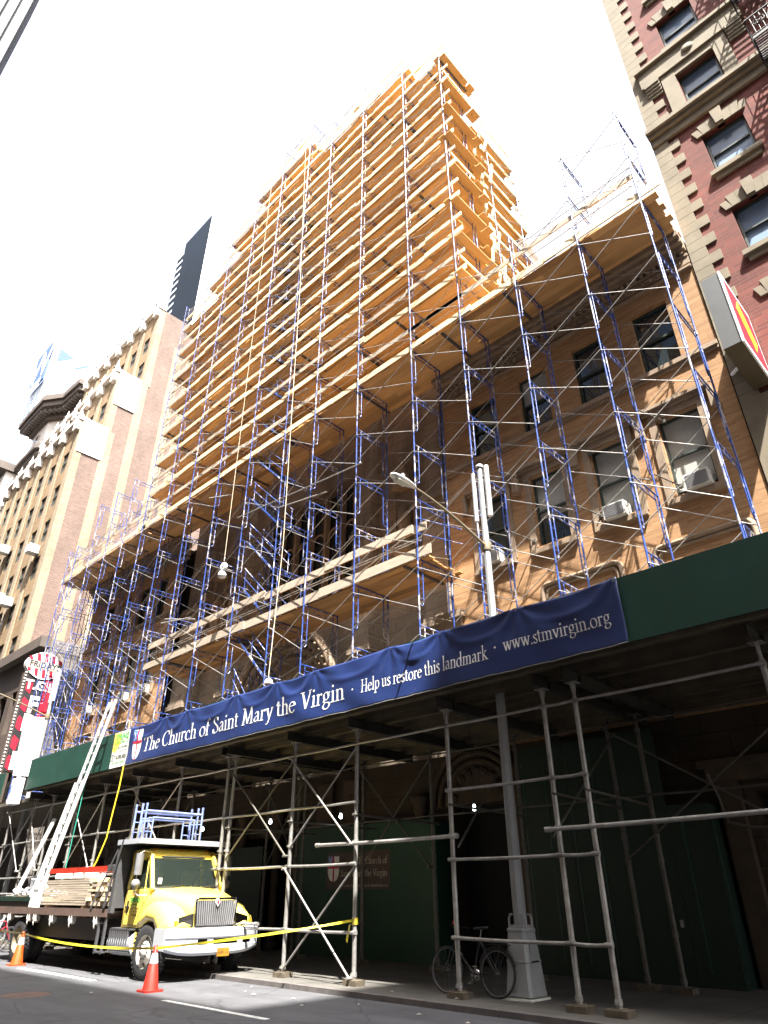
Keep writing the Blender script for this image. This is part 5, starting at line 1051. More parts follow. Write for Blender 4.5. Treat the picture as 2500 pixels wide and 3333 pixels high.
# ------------------------------------------------------------------ street lamps
def lamp(label, x, y, ztop, zarm, hy, hz, m, tubes=True, base=True):
    L = thing('street_lamp', label, 'street lamp', (x, y, SZ), 'street lamps along the kerb')
    g = MB(); n_ = 8; c = [math.pi / 8 + i * math.pi / 4 for i in range(8)]
    secs = [[(x + r_ * math.cos(a), y + r_ * math.sin(a), z) for a in c] for z, r_ in ((1.05, 0.115), (2.5, 0.105), (4.5, 0.092), (6.5, 0.082), (8.4, 0.075), (ztop - 0.1, 0.062), (ztop, 0.05), (ztop + 0.03, 0.02))]
    g.loft(secs, smooth=False); g.build('pole', m, L)
    if base:
        g = MB(); sq = lambda h, z: [(x - h, y - h, z), (x + h, y - h, z), (x + h, y + h, z), (x - h, y + h, z)]
        def oc(h, z, c_=0.3): k = h * c_; return [(x - h + k, y - h, z), (x + h - k, y - h, z), (x + h, y - h + k, z), (x + h, y + h - k, z), (x + h - k, y + h, z), (x - h + k, y + h, z), (x - h, y + h - k, z), (x - h, y - h + k, z)]
        g.loft([oc(0.255, SZ + 0.05, .18), oc(0.245, SZ + 0.12, .18), oc(0.215, SZ + 0.5, .2), oc(0.222, SZ + 0.505, .2), oc(0.222, SZ + 0.53, .2), oc(0.212, SZ + 0.535, .2), oc(0.178, SZ + 0.93, .22), oc(0.188, SZ + 0.94, .22), oc(0.188, SZ + 0.97, .22), oc(0.165, SZ + 0.985, .22)], smooth=False)
        bo = g.build('base', m, L)
        g = MB().box(x - 0.12, x + 0.12, y - 0.262, y - 0.2, SZ + 0.2, SZ + 0.85) if False else MB().box(x + 0.17, x + 0.222, y - 0.11, y + 0.11, SZ + 0.3, SZ + 0.8); g.build('access_door', m, bo)
        g = MB()
        for sx in (-1, 1):
            for sy in (-1, 1): g.tube([(x + sx * 0.165, y + sy * 0.09, SZ + 0.97), (x + sx * 0.165, y + sy * 0.09, SZ + 1.12), (x + sx * 0.13, y + sy * 0.1, SZ + 1.18), (x + sx * 0.09, y + sy * 0.09, SZ + 1.18)], 0.02, 6)
        g.box(x - 0.15, x + 0.15, y - 0.15, y + 0.15, SZ + 0.985, SZ + 1.03); g.build('collar', m, bo)
        MB().box(x - 0.30, x + 0.27, y - 0.30, y + 0.28, SZ, SZ + 0.03).build('footing', 'poster_white', bo)
    g = MB(); pts = [(x, y - 0.05, zarm)] + bez3((y - 0.1, zarm + 0.02), (y - (y - hy) * 0.55, zarm + (hz - zarm) * 0.9), (hy + 0.3, hz), 12, x)
    g.tube(pts, 0.03, 8, [0.036 - 0.014 * i / (len(pts) - 1) for i in range(len(pts))]); g.lathe((x, y, zarm), [(0.1, -0.1), (0.11, 0), (0.1, 0.12)], n=10); g.build('arm', 'lamp_brown', L)
    g = MB(); secs = []
    for t_, hw, zz0, zz1 in ((0.32, 0.04, -0.03, 0.04), (0.2, 0.08, -0.05, 0.05), (0.0, 0.115, -0.065, 0.06), (-0.2, 0.115, -0.06, 0.06), (-0.33, 0.085, -0.03, 0.05), (-0.4, 0.03, 0.0, 0.03)):
        yy = hy + t_; zc = hz + (0.0 if t_ > 0 else -0.02 * t_); secs.append([(x + hw * math.cos(a), yy, zc + (zz1 if math.sin(a) > 0 else -zz0) * math.sin(a)) for a in [i * math.pi / 6 for i in range(12)]])
    g.loft(secs); lo = g.build('lamp_head', 'ladder_aluminium' if tubes else 'lamp_grey', L)
    MB().lathe((x, hy - 0.05, hz + 0.07), [(0.05, 0), (0.05, 0.07), (0.03, 0.1), (0, 0.105)], n=10).build('photocell', 'grey_plastic', lo)
    MB().box(x - 0.08, x + 0.08, hy - 0.25, hy + 0.05, hz - 0.07, hz - 0.058).build('lens', 'poster_white', lo)
    if tubes:
        g = MB()
        for dx, dy, r_, za, zb in ((-0.2, 0.0, 0.055, ztop - 1.4, ztop - 0.1), (0.17, 0.02, 0.065, ztop - 1.38, ztop - 0.02)):
            g.cyl((x + dx, y + dy, za), (x + dx, y + dy, zb), r_, n=12)
            for zz in (za + 0.25, zb - 0.25): g.cyl((x, y, zz), (x + dx, y + dy, zz), 0.02, n=6)
        g.lathe((x, y, ztop), [(0.08, -0.02), (0.09, 0.0), (0.09, 0.05), (0.03, 0.09), (0, 0.09)], n=12); g.build('antenna_tubes', 'ladder_aluminium', L)
    return L
def bez3(p0, p1, p2, n, x): return [(x, a, b_) for a, b_ in bez(p0, p1, p2, n)]
lamp('street lamp with heavy octagonal base and antenna tubes rising through the shed', -7.58, 11.15, 10.42, 8.3, 8.45, 8.80, 'lamp_grey')
lamp('far street lamp at the left with thin white signal tubes beside the restaurant sign', -31.35, 11.1, 10.4, 8.35, 6.4, 9.3, 'lamp_grey')

# ------------------------------------------------------------------ restaurant sign down the street
FS = thing('restaurant_sign', 'tall red and black blade sign with striped FRIDAYS top at the left', 'sign', (-41.3, 13.6, 10))
fx_ = -41.0; k = 41 / 38.0; f = lambda y, z: (y * k, 1.6 + (z - 1.6) * k)
ya, za = f(11.95, 6.9); yb, zb = f(13.35, 11.75)
MB().box(fx_ - 0.5, fx_, ya, yb, za, zb).build('blade', 'black_paint', FS)
g = MB()
for i in range(5): z0 = za + 0.2 + i * (zb - za) / 5; g.add([(fx_ + 0.01, ya + 0.05, z0), (fx_ + 0.01, ya + 0.35, z0 - 0.2), (fx_ + 0.01, ya + 0.42, z0 + 0.4), (fx_ + 0.01, ya + 0.12, z0 + 0.65), (fx_ + 0.01, ya + 0.05, z0 + 0.5)], [(0, 1, 2, 3, 4)])
g.box(fx_ + 0.002, fx_ + 0.02, yb - 0.5, yb - 0.03, za, zb - 0.1); g.build('red_stripes', 'sign_red', FS)
g = MB()
for i in range(34): g.lathe((fx_ + 0.02, ya - 0.12 - 0.0 * i, za - 0.5 + i * (zb - za + 0.6) / 33), [(0.06, -0.02), (0.05, 0.03), (0, 0.05)], 'x', 6)
g.box(fx_ - 0.3, fx_, ya - 0.2, ya - 0.002, za - 0.6, zb + 0.1) if False else None
g.build('bulb_row', 'cloth_white', FS)
for zz in (za + 1, zb - 1): MB().box(-42.0, fx_ - 0.5, 14.0, 14.1, zz, zz + 0.1).build('mounting_arm', 'black_paint', FS)
MB().box(fx_ - 0.3, fx_ + 0.005, ya - 0.22, ya - 0.003, za - 0.6, zb + 0.1).build('edge_panel', 'brown_metal', FS)
ym = (ya + yb) / 2 - 0.02
sans('T.G.I.', 0.72, 'lettering', 'lettering_white', FS, facing_plus_x(fx_ + 0.03, ym + 0.05, zb - 0.55), bold=0.02)
for i, ch in enumerate('FRIDAYS'[:4]):
    sans(ch, 1.25, 'lettering', 'lettering_white', FS, facing_plus_x(fx_ + 0.03, ym - 0.05, zb - 1.65 - i * 1.02), bold=0.05)
cy_, cz_ = f(12.68, 12.35)
g = MB(); el = [(cy_ + 1.05 * math.cos(a) * (0.93 + 0.07 * math.cos(2 * a)), cz_ + 0.8 * math.sin(a)) for a in [i * math.pi / 14 for i in range(28)]]; g.prism(el, 'x', fx_ - 0.35, fx_ + 0.05); g.build('striped_badge', 'lettering_white', FS)
g = MB()
for i in range(5):
    u = -0.85 + i * 0.42; h = 0.72 * math.sqrt(max(0.05, 1 - (u / 1.05) ** 2))
    g.add([(fx_ + 0.055, cy_ + u - 0.14, cz_ + h), (fx_ + 0.055, cy_ + u + 0.06, cz_ + h), (fx_ + 0.055, cy_ + u + 0.14, cz_ + 0.22), (fx_ + 0.055, cy_ + u - 0.06, cz_ + 0.22)], [(3, 2, 1, 0)])
    g.add([(fx_ + 0.055, cy_ + u - 0.1, cz_ - 0.24), (fx_ + 0.055, cy_ + u + 0.1, cz_ - 0.24), (fx_ + 0.055, cy_ + u + 0.16, cz_ - h), (fx_ + 0.055, cy_ + u - 0.02, cz_ - h)], [(3, 2, 1, 0)])
g.build('stripes', 'sign_red', FS)
MB().box(fx_ + 0.052, fx_ + 0.065, cy_ - 0.95, cy_ + 0.95, cz_ - 0.2, cz_ + 0.2).build('name_band', 'sign_cream', FS)
sans("FRIDAYS", 0.46, 'lettering', 'lettering_black', FS, facing_plus_x(fx_ + 0.072, cy_, cz_ + 0.01), bold=0.012)
WS = thing('blank_sign_board', 'blank white board standing in front of the red blade sign', 'sign board', (-34, 12, 6))
y0, z0 = 10.9, 6.3; MB().add([(-33.9, 11.15, 6.2), (-33.9, 11.95, 6.22), (-33.9, 11.9, 8.85), (-33.9, 11.05, 8.75), (-34.0, 11.15, 6.2), (-34.0, 11.95, 6.22), (-34.0, 11.9, 8.85), (-34.0, 11.05, 8.75)], [(0, 1, 2, 3), (7, 6, 5, 4), (0, 4, 5, 1), (1, 5, 6, 2), (2, 6, 7, 3), (3, 7, 4, 0)]).build('board', 'cloth_white', WS)
MB().cyl((-34.05, 11.5, 4.78), (-34.05, 11.5, 6.3), 0.04).build('bracket', 'lamp_grey', WS)
SG = thing('walk_signal', 'white signal cabinet on a short post under the far shed parapet', 'signal box', (-29.4, 10.0, 5.0)); ZS = []
MB().box(-29.75, -29.2, 9.8, 10.1, 4.55, 5.5).build('cabinet', 'cloth_white', SG, bevel=0.03); MB().cyl((-29.5, 9.95, 5.5), (-29.5, 9.95, 5.65), 0.07).build('cap', 'lamp_grey', SG); MB().box(-29.7, -29.58, 9.79, 9.8, 5.0, 5.25).build('lens', 'blind', SG); MB().cyl((-29.5, 10.1, 4.8), (-31.2, 11.1, 4.8), 0.03).build('bracket', 'lamp_grey', SG)
# ------------------------------------------------------------------ flatbed truck (local: x forward, y left, z up, origin under the front axle)
TK = thing('flatbed_truck', 'yellow flatbed truck loaded with scaffold planks beside the kerb', 'truck', (-15.45, 9.68, 0.0), rz=R(1.0))
def TB_(mb, name, m, par=None, **kw):
    mb.v = [(0.5 + (x_ - 0.5) * 0.74 if x_ > 0.5 else x_, y_ * 0.965, z_) for x_, y_, z_ in mb.v]
    return mb.build(name, m, par or TK, local=True, **kw)
# cab
def cabsec(x, zt, hw, zb=0.95, tw=None, r_=0.10):
    tw = tw or hw; return [(x, -hw, zb), (x, hw, zb), (x, hw, (zb + zt) / 2 + 0.1), (x, tw, zt - r_), (x, tw - r_ * 0.6, zt - r_ * 0.25), (x, tw - r_ * 1.8, zt), (x, -tw + r_ * 1.8, zt), (x, -tw + r_ * 0.6, zt - r_ * 0.25), (x, -tw, zt - r_), (x, -hw, (zb + zt) / 2 + 0.1)]
W2 = 1.0
g = MB()
# roof and back shell, lower body, pillars
g.loft([cabsec(-1.42, 2.44, 0.97, 2.26, 0.90, 0.09), cabsec(-1.3, 2.52, 0.97, 2.28, 0.9, .1), cabsec(-0.95, 2.54, 0.97, 2.3, 0.9, .1), cabsec(-0.78, 2.47, 0.95, 2.32, 0.88, .09), cabsec(-0.70, 2.39, 0.92, 2.32, 0.86, 0.05)])
g.loft([cabsec(-1.42, 1.72, 1.0, 0.92, 0.985, 0.04), cabsec(-0.42, 1.72, 1.0, 0.92, 0.985, 0.04)])
g.box(-1.42, -1.36, -0.95, 0.95, 1.7, 2.3)
for sy in (-1, 1):
    g.beam((-1.37, sy * 0.955, 1.68), (-1.36, sy * 0.90, 2.36), 0.08, 0.12)
    g.beam((-0.36, sy * 0.955, 1.66), (-0.74, sy * 0.875, 2.40), 0.085, 0.10)
    g.beam((-0.62, sy * 0.985, 1.62), (-0.78, sy * 0.90, 2.38), 0.03, 0.03)
body = TB_(g, 'cab', 'truck_yellow', bevel=0.012)
g = MB()   # door skins with outlines
for sy in (-1, 1):
    y_ = sy * 1.003; a_, b_ = sorted((y_, y_ + sy * 0.014))
    g = MB(); g.prism([(-1.33, 0.98), (-0.52, 0.98), (-0.50, 1.25), (-0.62, 1.66), (-1.33, 1.66)], 'y', a_, b_); do = TB_(g, 'door', 'truck_yellow')
    h = MB(); h.box(-1.29, -1.15, *sorted((sy * 1.018, sy * 1.045)), 1.30, 1.34); h.box(-1.26, -1.20, *sorted((sy * 1.017, sy * 1.03)), 1.2, 1.45); TB_(h, 'handle', 'black_paint', do)
    h = MB(); yy = sy * 0.935; h.add([(-1.31, sy * 0.985, 1.68), (-0.66, sy * 0.985, 1.68), (-0.80, sy * 0.915, 2.32), (-1.31, sy * 0.915, 2.32)], [(0, 1, 2, 3)]); TB_(h, 'side_window', 'windscreen')
    h = MB(); h.add([(-0.60, sy * 0.99, 1.60), (-0.44, sy * 0.99, 1.60), (-0.42, sy * 0.975, 1.78), (-0.74, sy * 0.91, 2.32), (-0.78, sy * 0.91, 2.32)], [(0, 1, 2, 3, 4)]); TB_(h, 'quarter_window', 'windscreen')
# windscreen, seats, wheel
g = MB(); ws = [[(-0.30 - 0.10 * abs(v) ** 2 - (0.36) * u, v * (0.93 - 0.09 * u), 1.70 + 0.65 * u) for v in [k / 6 - 1 for k in range(13)]] for u in (0, 0.25, 0.5, 0.75, 1.0)]
g.loft(ws, cap=False, closed=False); wo = TB_(g, 'windscreen', 'windscreen')
g = MB(); g.tube([p_ for p_ in ws[0]] , 0.022, 6); g.tube([p_ for p_ in ws[-1]], 0.02, 6); g.tube([ws[k][0] for k in range(5)], 0.022, 6); g.tube([ws[k][-1] for k in range(5)], 0.022, 6); TB_(g, 'windscreen_seal', 'black_rubber')
g = MB()
for a in (-0.5, 0.3): g.tube([(-0.27, a, 1.70), (-0.31, a + 0.3, 1.76), (-0.36, a + 0.55, 1.74)], 0.012, 5)
TB_(g, 'wiper', 'black_paint')
g = MB(); g.box(-0.5, -0.35, -0.9, 0.9, 1.45, 1.70); g.box(-1.33, -0.75, -0.8, -0.25, 1.2, 1.42); g.box(-1.33, -1.2, -0.8, -0.25, 1.42, 2.0); g.box(-1.33, -0.75, 0.25, 0.8, 1.2, 1.42); g.box(-1.33, -1.2, 0.25, 0.8, 1.42, 2.0); g.box(-1.35, -0.45, -0.94, 0.94, 1.0, 1.1); TB_(g, 'interior', 'grey_plastic', bevel=0.02)
g = MB(); g.box(-1.35, -1.34, -0.93, 0.93, 1.0, 2.36); g.box(-1.34, -0.85, -0.84, 0.84, 2.34, 2.36); g.box(-1.34, -0.6, -0.955, -0.945, 1.0, 1.66); g.box(-1.34, -0.6, 0.945, 0.955, 1.0, 1.66); TB_(g, 'lining', 'black_rubber')
g = MB()
for sy in (-1, 1): g.tube([(-0.42, sy * 0.99, 1.12), (-0.43, sy * 0.995, 1.66), (-0.40, sy * 0.93, 1.70)], 0.007, 4); g.tube([(-1.34, sy * 1.022, 0.98), (-1.34, sy * 1.022, 1.66)], 0.006, 4); g.tube([(-1.34, sy * 1.022, 0.975), (-0.52, sy * 1.022, 0.975), (-0.495, sy * 1.022, 1.25), (-0.615, sy * 1.022, 1.66)], 0.006, 4)
TB_(g, 'panel_seams', 'black_void')
g = MB(); g.tube([(-0.66 + 0.07 * math.sin(a), 0.5 + 0.21 * math.cos(a), 1.74 + 0.19 * math.sin(a)) for a in [i * 0.4 for i in range(17)]], 0.015, 6); g.cyl((-0.5, 0.5, 1.6), (-0.66, 0.5, 1.74), 0.03); TB_(g, 'steering_wheel', 'black_paint')
TB_(MB().box(-0.36, -0.35, -0.84, -0.74, 1.78, 1.9), 'registration_sticker', 'poster_white')
# hood, sloping, and fenders
def hood(x, zt, hw, zb): 
    return [(x, -hw, zb), (x, -hw, zt - 0.22), (x, -hw * 0.96, zt - 0.10), (x, -hw * 0.80, zt - 0.03), (x, -hw * 0.4, zt), (x, 0, zt + 0.015), (x, hw * 0.4, zt), (x, hw * 0.80, zt - 0.03), (x, hw * 0.96, zt - 0.10), (x, hw, zt - 0.22), (x, hw, zb)]
g = MB(); g.loft([hood(-0.42, 1.72, 0.97, 1.1), hood(-0.1, 1.68, 0.93, 1.1), hood(0.3, 1.61, 0.83, 1.05), hood(0.65, 1.545, 0.72, 1.0), hood(0.88, 1.49, 0.62, 0.92), hood(0.94, 1.44, 0.58, 0.92)]); ho = TB_(g, 'hood', 'truck_yellow')
for sy in (-1, 1):
    g = MB(); secs = []
    for x_, zo, wo_, zi in ((-0.68, 0.82, 1.03, 0.5), (-0.62, 1.14, 1.07, 0.98), (-0.40, 1.36, 1.12, 1.0), (-0.1, 1.44, 1.17, 1.0), (0.25, 1.42, 1.18, 1.0), (0.55, 1.33, 1.19, 0.98), (0.80, 1.2, 1.17, 0.92), (0.95, 1.08, 1.10, 0.9), (1.02, 1.0, 0.95, 0.9)):
        xi = x_; rr = math.hypot(x_, 0.5); zin = 0.5 + math.sqrt(max(0.0, 0.62 ** 2 - x_ ** 2)) if abs(x_) < 0.62 else 0.93
        zin = max(zin, 0.55 if x_ < -0.6 else 0.93 if x_ > 0.6 else 0)
        secs.append([(x_, sy * 0.62, zin + 0.0), (x_, sy * wo_, zin), (x_, sy * wo_, zin + max(0.02, (zo - zin) * 0.35)), (x_, sy * (wo_ - 0.05), zin + max(0.03, (zo - zin) * 0.75)), (x_, sy * (wo_ - 0.16), max(zo, zin + 0.04)), (x_, sy * 0.8, max(zo + 0.02, zin + 0.05)), (x_, sy * 0.62, max(zo, zin + 0.05))])
    g.loft(secs); TB_(g, 'fender', 'truck_yellow', fixn=True)
    h = MB(); yy0, yy1 = sorted((sy * 0.575, sy * 0.93)); h.add([(1.035, sy * 0.57, 0.965), (0.985, sy * 0.93, 1.0), (0.96, sy * 0.93, 1.14), (0.985, sy * 0.57, 1.22), (0.9, sy * 0.57, 0.965), (0.9, sy * 0.93, 1.0), (0.88, sy * 0.93, 1.14), (0.88, sy * 0.57, 1.22)], [(0, 1, 2, 3), (7, 6, 5, 4), (0, 4, 5, 1), (1, 5, 6, 2), (2, 6, 7, 3), (3, 7, 4, 0)]); TB_(h, 'headlight', 'chrome', fixn=True)
    h = MB(); h.box(0.93, 1.0, *sorted((sy * 0.95, sy * 1.03)), 1.01, 1.09); TB_(h, 'turn_signal', 'orange_lens')
    h = MB(); h.add([(-0.66, sy * 1.06, 0.45), (-0.62, sy * 1.08, 0.45), (-0.6, sy * 1.10, 0.85), (-0.66, sy * 1.06, 0.85), (-0.66, sy * .8, 0.45), (-0.62, sy * .8, 0.45), (-0.6, sy * .8, 0.85), (-0.66, sy * .8, 0.85)], [(0, 1, 2, 3), (0, 4, 7, 3), (1, 5, 6, 2)]); TB_(h, 'mud_flap', 'truck_yellow')
# grille
g = MB(); fr = [(-0.50, 0.96), (0.50, 0.96), (0.56, 1.44), (0.52, 1.49), (-0.52, 1.49), (-0.56, 1.44)]
for i in range(6): a_, b_ = fr[i], fr[(i + 1) % 6]; g.beam((1.0, *a_), (1.0, *b_), 0.05, 0.05)
go = TB_(g, 'grille', 'chrome', bevel=0.008)
g = MB(); 
for i in range(19): y_ = -0.48 + i * 0.96 / 18; g.beam((1.005 + 0.012, y_ * 0.98, 0.985), (1.02, y_ * 1.08, 1.455), 0.020, 0.03)
TB_(g, 'bars', 'chrome_bar', go)
TB_(MB().box(0.93, 0.985, -0.5, 0.5, 0.97, 1.46), 'backing', 'black_void', go)
TB_(MB().prism([(-0.06, 1.42), (0, 1.33), (0.06, 1.42), (0, 1.51)], 'x', 1.05, 1.07), 'badge', 'lettering_white', go)
TB_(MB().prism([(-0.03, 1.42), (0, 1.37), (0.03, 1.42), (0, 1.47)], 'x', 1.07, 1.078), 'badge_core', 'sign_red', go)
# bumper, curved in plan, with openings
def bx(y_): return 1.17 - 0.20 * abs(y_ / 1.2) ** 3.2
g = MB(); ys = [-1.22 + 2.44 * i / 30 for i in range(31)]
holes = [(-0.42, -0.20), (-0.10, 0.62), (0.72, 0.9)]
holes = [(-0.50, -0.25), (-0.12, 0.60), (0.72, 0.95)]
def inh(y_): return any(a < y_ < b_ for a, b_ in holes)
prof = [(0.0, 0.45), (0.04, 0.50), (0.045, 0.62), (0.02, 0.64), (0.02, 0.75), (0.05, 0.78), (0.055, 0.9), (0.01, 0.95)]
for i in range(30):
    ya_, yb_ = ys[i], ys[i + 1]; mid_ = (ya_ + yb_) / 2
    for j in range(len(prof) - 1):
        if j == 3 and inh(mid_): continue
        (pa, zaa), (pb, zbb) = prof[j], prof[j + 1]
        lift = 0.10 * abs(mid_ / 1.22) ** 4
        g.add([(bx(ya_) + pa, ya_, zaa + (0.1 * abs(ya_ / 1.22) ** 4 if j < 2 else 0)), (bx(yb_) + pa, yb_, zaa + (0.1 * abs(yb_ / 1.22) ** 4 if j < 2 else 0)), (bx(yb_) + pb, yb_, zbb + (0.1 * abs(yb_ / 1.22) ** 4 if j < 1 else 0)), (bx(ya_) + pb, ya_, zbb + (0.1 * abs(ya_ / 1.22) ** 4 if j < 1 else 0))], [(0, 1, 2, 3)], True)
for sy in (-1, 1): g.box(0.45, bx(1.22) + 0.02, *sorted((sy * 1.2, sy * 1.235)), 0.56, 0.95)
g.box(0.9, 1.0, -1.1, 1.1, 0.93, 0.955)
TB_(g, 'bumper', 'bumper_silver')
TB_(MB().box(0.9, 1.05, -1.0, 1.0, 0.58, 0.84), 'bumper_core', 'black_void')
po = TB_(MB().box(1.225, 1.235, 0.02, 0.34, 0.42, 0.57), 'number_plate', 'plate_yellow')
# wheels
def wheel(x, y, sy, dual=False, front=True):
    r_ = 0.52; w_ = 0.27
    g = MB(); yo = y; g.lathe((x, yo, 0.52), [(0.30, -w_ / 2), (0.42, -w_ / 2 - 0.01), (0.49, -w_ / 2 + 0.02), (0.52, -w_ / 2 + 0.06), (0.522, 0), (0.52, w_ / 2 - 0.06), (0.49, w_ / 2 - 0.02), (0.42, w_ / 2 + 0.01), (0.30, w_ / 2)], 'y', 36); 
    for i in range(36):
        a = 6.28318 * i / 36
        for dy in (-0.09, 0, 0.09): c_ = (x + 0.524 * math.cos(a + dy), yo + dy, 0.52 + 0.524 * math.sin(a + dy)); g.cbox(c_, (0.02, 0.06, 0.045), Matrix.Rotation(-(a + dy), 3, 'Y'))
    t_ = TB_(g, 'tyre', 'black_rubber')
    s_ = sy; g = MB(); d0 = s_ * w_ / 2
    if front: g.lathe((x, yo, 0.52), [(0.31, d0 * 1.02), (0.30, d0 * 0.8), (0.27, d0 * 0.35), (0.22, d0 * 0.45), (0.17, d0 * 0.95), (0.15, d0 * 1.0), (0.10, d0 * 1.05), (0.09, d0 * 1.5), (0.0, d0 * 1.55)], 'y', 28)
    else: g.lathe((x, yo, 0.52), [(0.31, d0 * 1.02), (0.30, d0 * 0.6), (0.26, -d0 * 0.2), (0.17, -d0 * 0.4), (0.15, -d0 * 0.4), (0.13, d0 * 0.6), (0.09, d0 * 0.8), (0.0, d0 * 0.8)], 'y', 28)
    r0 = TB_(g, 'rim', 'wheel_white' if front else 'lamp_brown', t_)
    g = MB()
    for i in range(10): a = 6.28318 * i / 10; g.cyl((x + 0.135 * math.cos(a), yo + (d0 * 1.0 if front else -d0 * 0.4), 0.52 + 0.135 * math.sin(a)), (x + 0.135 * math.cos(a), yo + (d0 * 1.22 if front else -d0 * 0.1), 0.52 + 0.135 * math.sin(a)), 0.014, n=6)
    for i in range(5): a = 6.28318 * (i + 0.5) / 5; g.lathe((x + 0.24 * math.cos(a), yo + d0 * (0.42 if front else -0.16), 0.52 + 0.24 * math.sin(a)), [(0.032, 0), (0.03, s_ * 0.006), (0, s_ * 0.008)], 'y', 8)
    TB_(g, 'wheel_nuts', 'black_paint', t_)
wheel(0, -1.02, -1); wheel(0, 1.02, 1)
for sy in (-1, 1): wheel(-6.55, sy * 1.08, sy, front=False); wheel(-6.55, sy * 0.76, sy, front=False)
g = MB(); 
for sy in (-1, 1): g.box(-8.7, 0.9, *sorted((sy * 0.38, sy * 0.46)), 0.72, 0.98)
g.cyl((0, -0.9, 0.5), (0, 0.9, 0.5), 0.06); g.cyl((-6.55, -1.0, 0.52), (-6.55, 1.0, 0.52), 0.1); g.lathe((-6.55, 0, 0.52), [(0, -0.2), (0.2, -0.1), (0.2, 0.1), (0, 0.2)], 'y', 12); g.box(-0.5, 0.9, -0.45, 0.45, 0.5, 1.2); g.cyl((-5.5, 0, 0.6), (-1.4, 0, 0.65), 0.05); g.box(-6.1, -2.6, -0.98, -0.9, 0.62, 1.2); TB_(g, 'chassis', 'black_paint')
# fuel tank and step
g = MB(); g.cyl((-1.75, -0.88, 0.62), (-0.72, -0.88, 0.62), 0.24, n=20); TB_(g, 'fuel_tank', 'bumper_silver')
g = MB(); g.box(-1.75, -0.75, -1.12, -0.8, 0.88, 0.91); g.box(-1.72, -0.78, -1.12, -1.0, 0.45, 0.47); 
for j in range(9): g.box(-1.7 + j * 0.1, -1.66 + j * 0.1, -1.13, -1.06, 0.6, 0.87)
TB_(g, 'step', 'dark_grey_steel')
g = MB()
for xx in (-2.05, -1.75): g.box(xx - 0.03, xx + 0.03, -1.25, -1.2, 0.4, 1.25)
g.box(-2.05, -1.75, -1.24, -1.2, 0.98, 1.02); g.box(-2.08, -1.7, -1.25, -1.15, 0.42, 0.45); TB_(g, 'side_ladder', 'dark_grey_steel')
# mirrors
for sy in (-1, 1):
    g = MB(); g.tube([(-0.72, sy * 0.93, 2.44), (-0.66, sy * 1.12, 2.46), (-0.62, sy * 1.25, 2.40), (-0.60, sy * 1.28, 2.1), (-0.60, sy * 1.27, 1.62), (-0.55, sy * 1.2, 1.55), (-0.46, sy * 1.02, 1.56)], 0.015, 6); mo = TB_(g, 'mirror_bracket', 'galvanised')
    g = MB(); secs = [[(-0.60 + dx, sy * (1.27 + dy), z) for dx, dy in ((-0.03, -0.09), (0.05, -0.085), (0.07, 0), (0.05, 0.085), (-0.03, 0.09))] for z in (1.96, 2.0, 2.36, 2.40)]; g.loft(secs); TB_(g, 'mirror', 'grey_plastic', mo)
    g = MB(); g.lathe((-0.60, sy * 1.27, 1.78), [(0.001, 0.09), (0.08, 0.07), (0.11, 0.0), (0.105, -0.03), (0, -0.035)], 'x', 14); TB_(g, 'convex_mirror', 'grey_plastic', mo)
g = MB()
for yy in (-0.2, 0, 0.2, -0.75, 0.75): g.lathe((-0.82, yy, 2.485), [(0.04, 0), (0.03, 0.03), (0, 0.035)], n=8)
TB_(g, 'marker_lamps', 'orange_lens')
# headboard with overcab rack
g = MB(); g.box(-1.62, -1.57, -1.2, 1.2, 1.3, 2.66)
for yy in (-1.22, -0.6, 0.6, 1.22): g.box(-1.68, -1.55, yy - 0.05, yy + 0.05, 1.2, 2.68)
TB_(g, 'headboard', 'dark_grey_steel')
g = MB(); g.box(-1.7, -0.62, -1.26, 1.26, 2.66, 2.70)
for xx in (-1.65, -1.3, -0.95): g.box(xx, xx + 0.06, -1.24, 1.24, 2.60, 2.659)
TB_(g, 'overcab_rack', 'dark_grey_steel')
g = MB(); g.box(-0.62, -0.58, -1.28, 1.28, 2.61, 2.72); g.box(-1.7, -0.621, -1.30, -1.262, 2.61, 2.72); g.box(-1.7, -0.621, 1.262, 1.30, 2.61, 2.72); TB_(g, 'rack_rail', 'bumper_silver')
# bed
g = MB(); g.box(-8.85, -1.7, -1.24, 1.24, 1.16, 1.20)
for sy in (-1, 1): g.box(-8.85, -1.7, *sorted((sy * 1.24, sy * 1.28)), 1.12, 1.28)
g.box(-8.89, -8.851, -1.28, 1.28, 1.1, 1.28)
for j in range(22): g.box(-8.7 + j * 0.32, -8.64 + j * 0.32, -1.2, 1.2, 1.08, 1.159)
TB_(g, 'bed_frame', 'rusty_steel')
g = MB(); y = -1.23
while y < 1.2: g.box(-8.84, -1.71, y, y + 0.19, 1.202, 1.235); y += 0.2
TB_(g, 'bed_planks', 'weathered_board')
g = MB()
for xx in (-2.2, -3.5, -4.6, -5.6, -6.0, -7.3, -8.1):
    g.lathe((xx, -1.22, 1.02), [(0.0, -0.06), (0.085, -0.05), (0.05, -0.03), (0.05, 0.03), (0.085, 0.05), (0, 0.06)], 'x', 10); g.box(xx - 0.07, xx - 0.055, -1.29, -1.15, 0.98, 1.12); g.box(xx + 0.055, xx + 0.07, -1.29, -1.15, 0.98, 1.12); g.tube([(xx, -1.28, 1.0), (xx + 0.03, -1.3, 0.93), (xx, -1.27, 0.88)], 0.015, 5)
TB_(g, 'strap_winches', 'wheel_white')
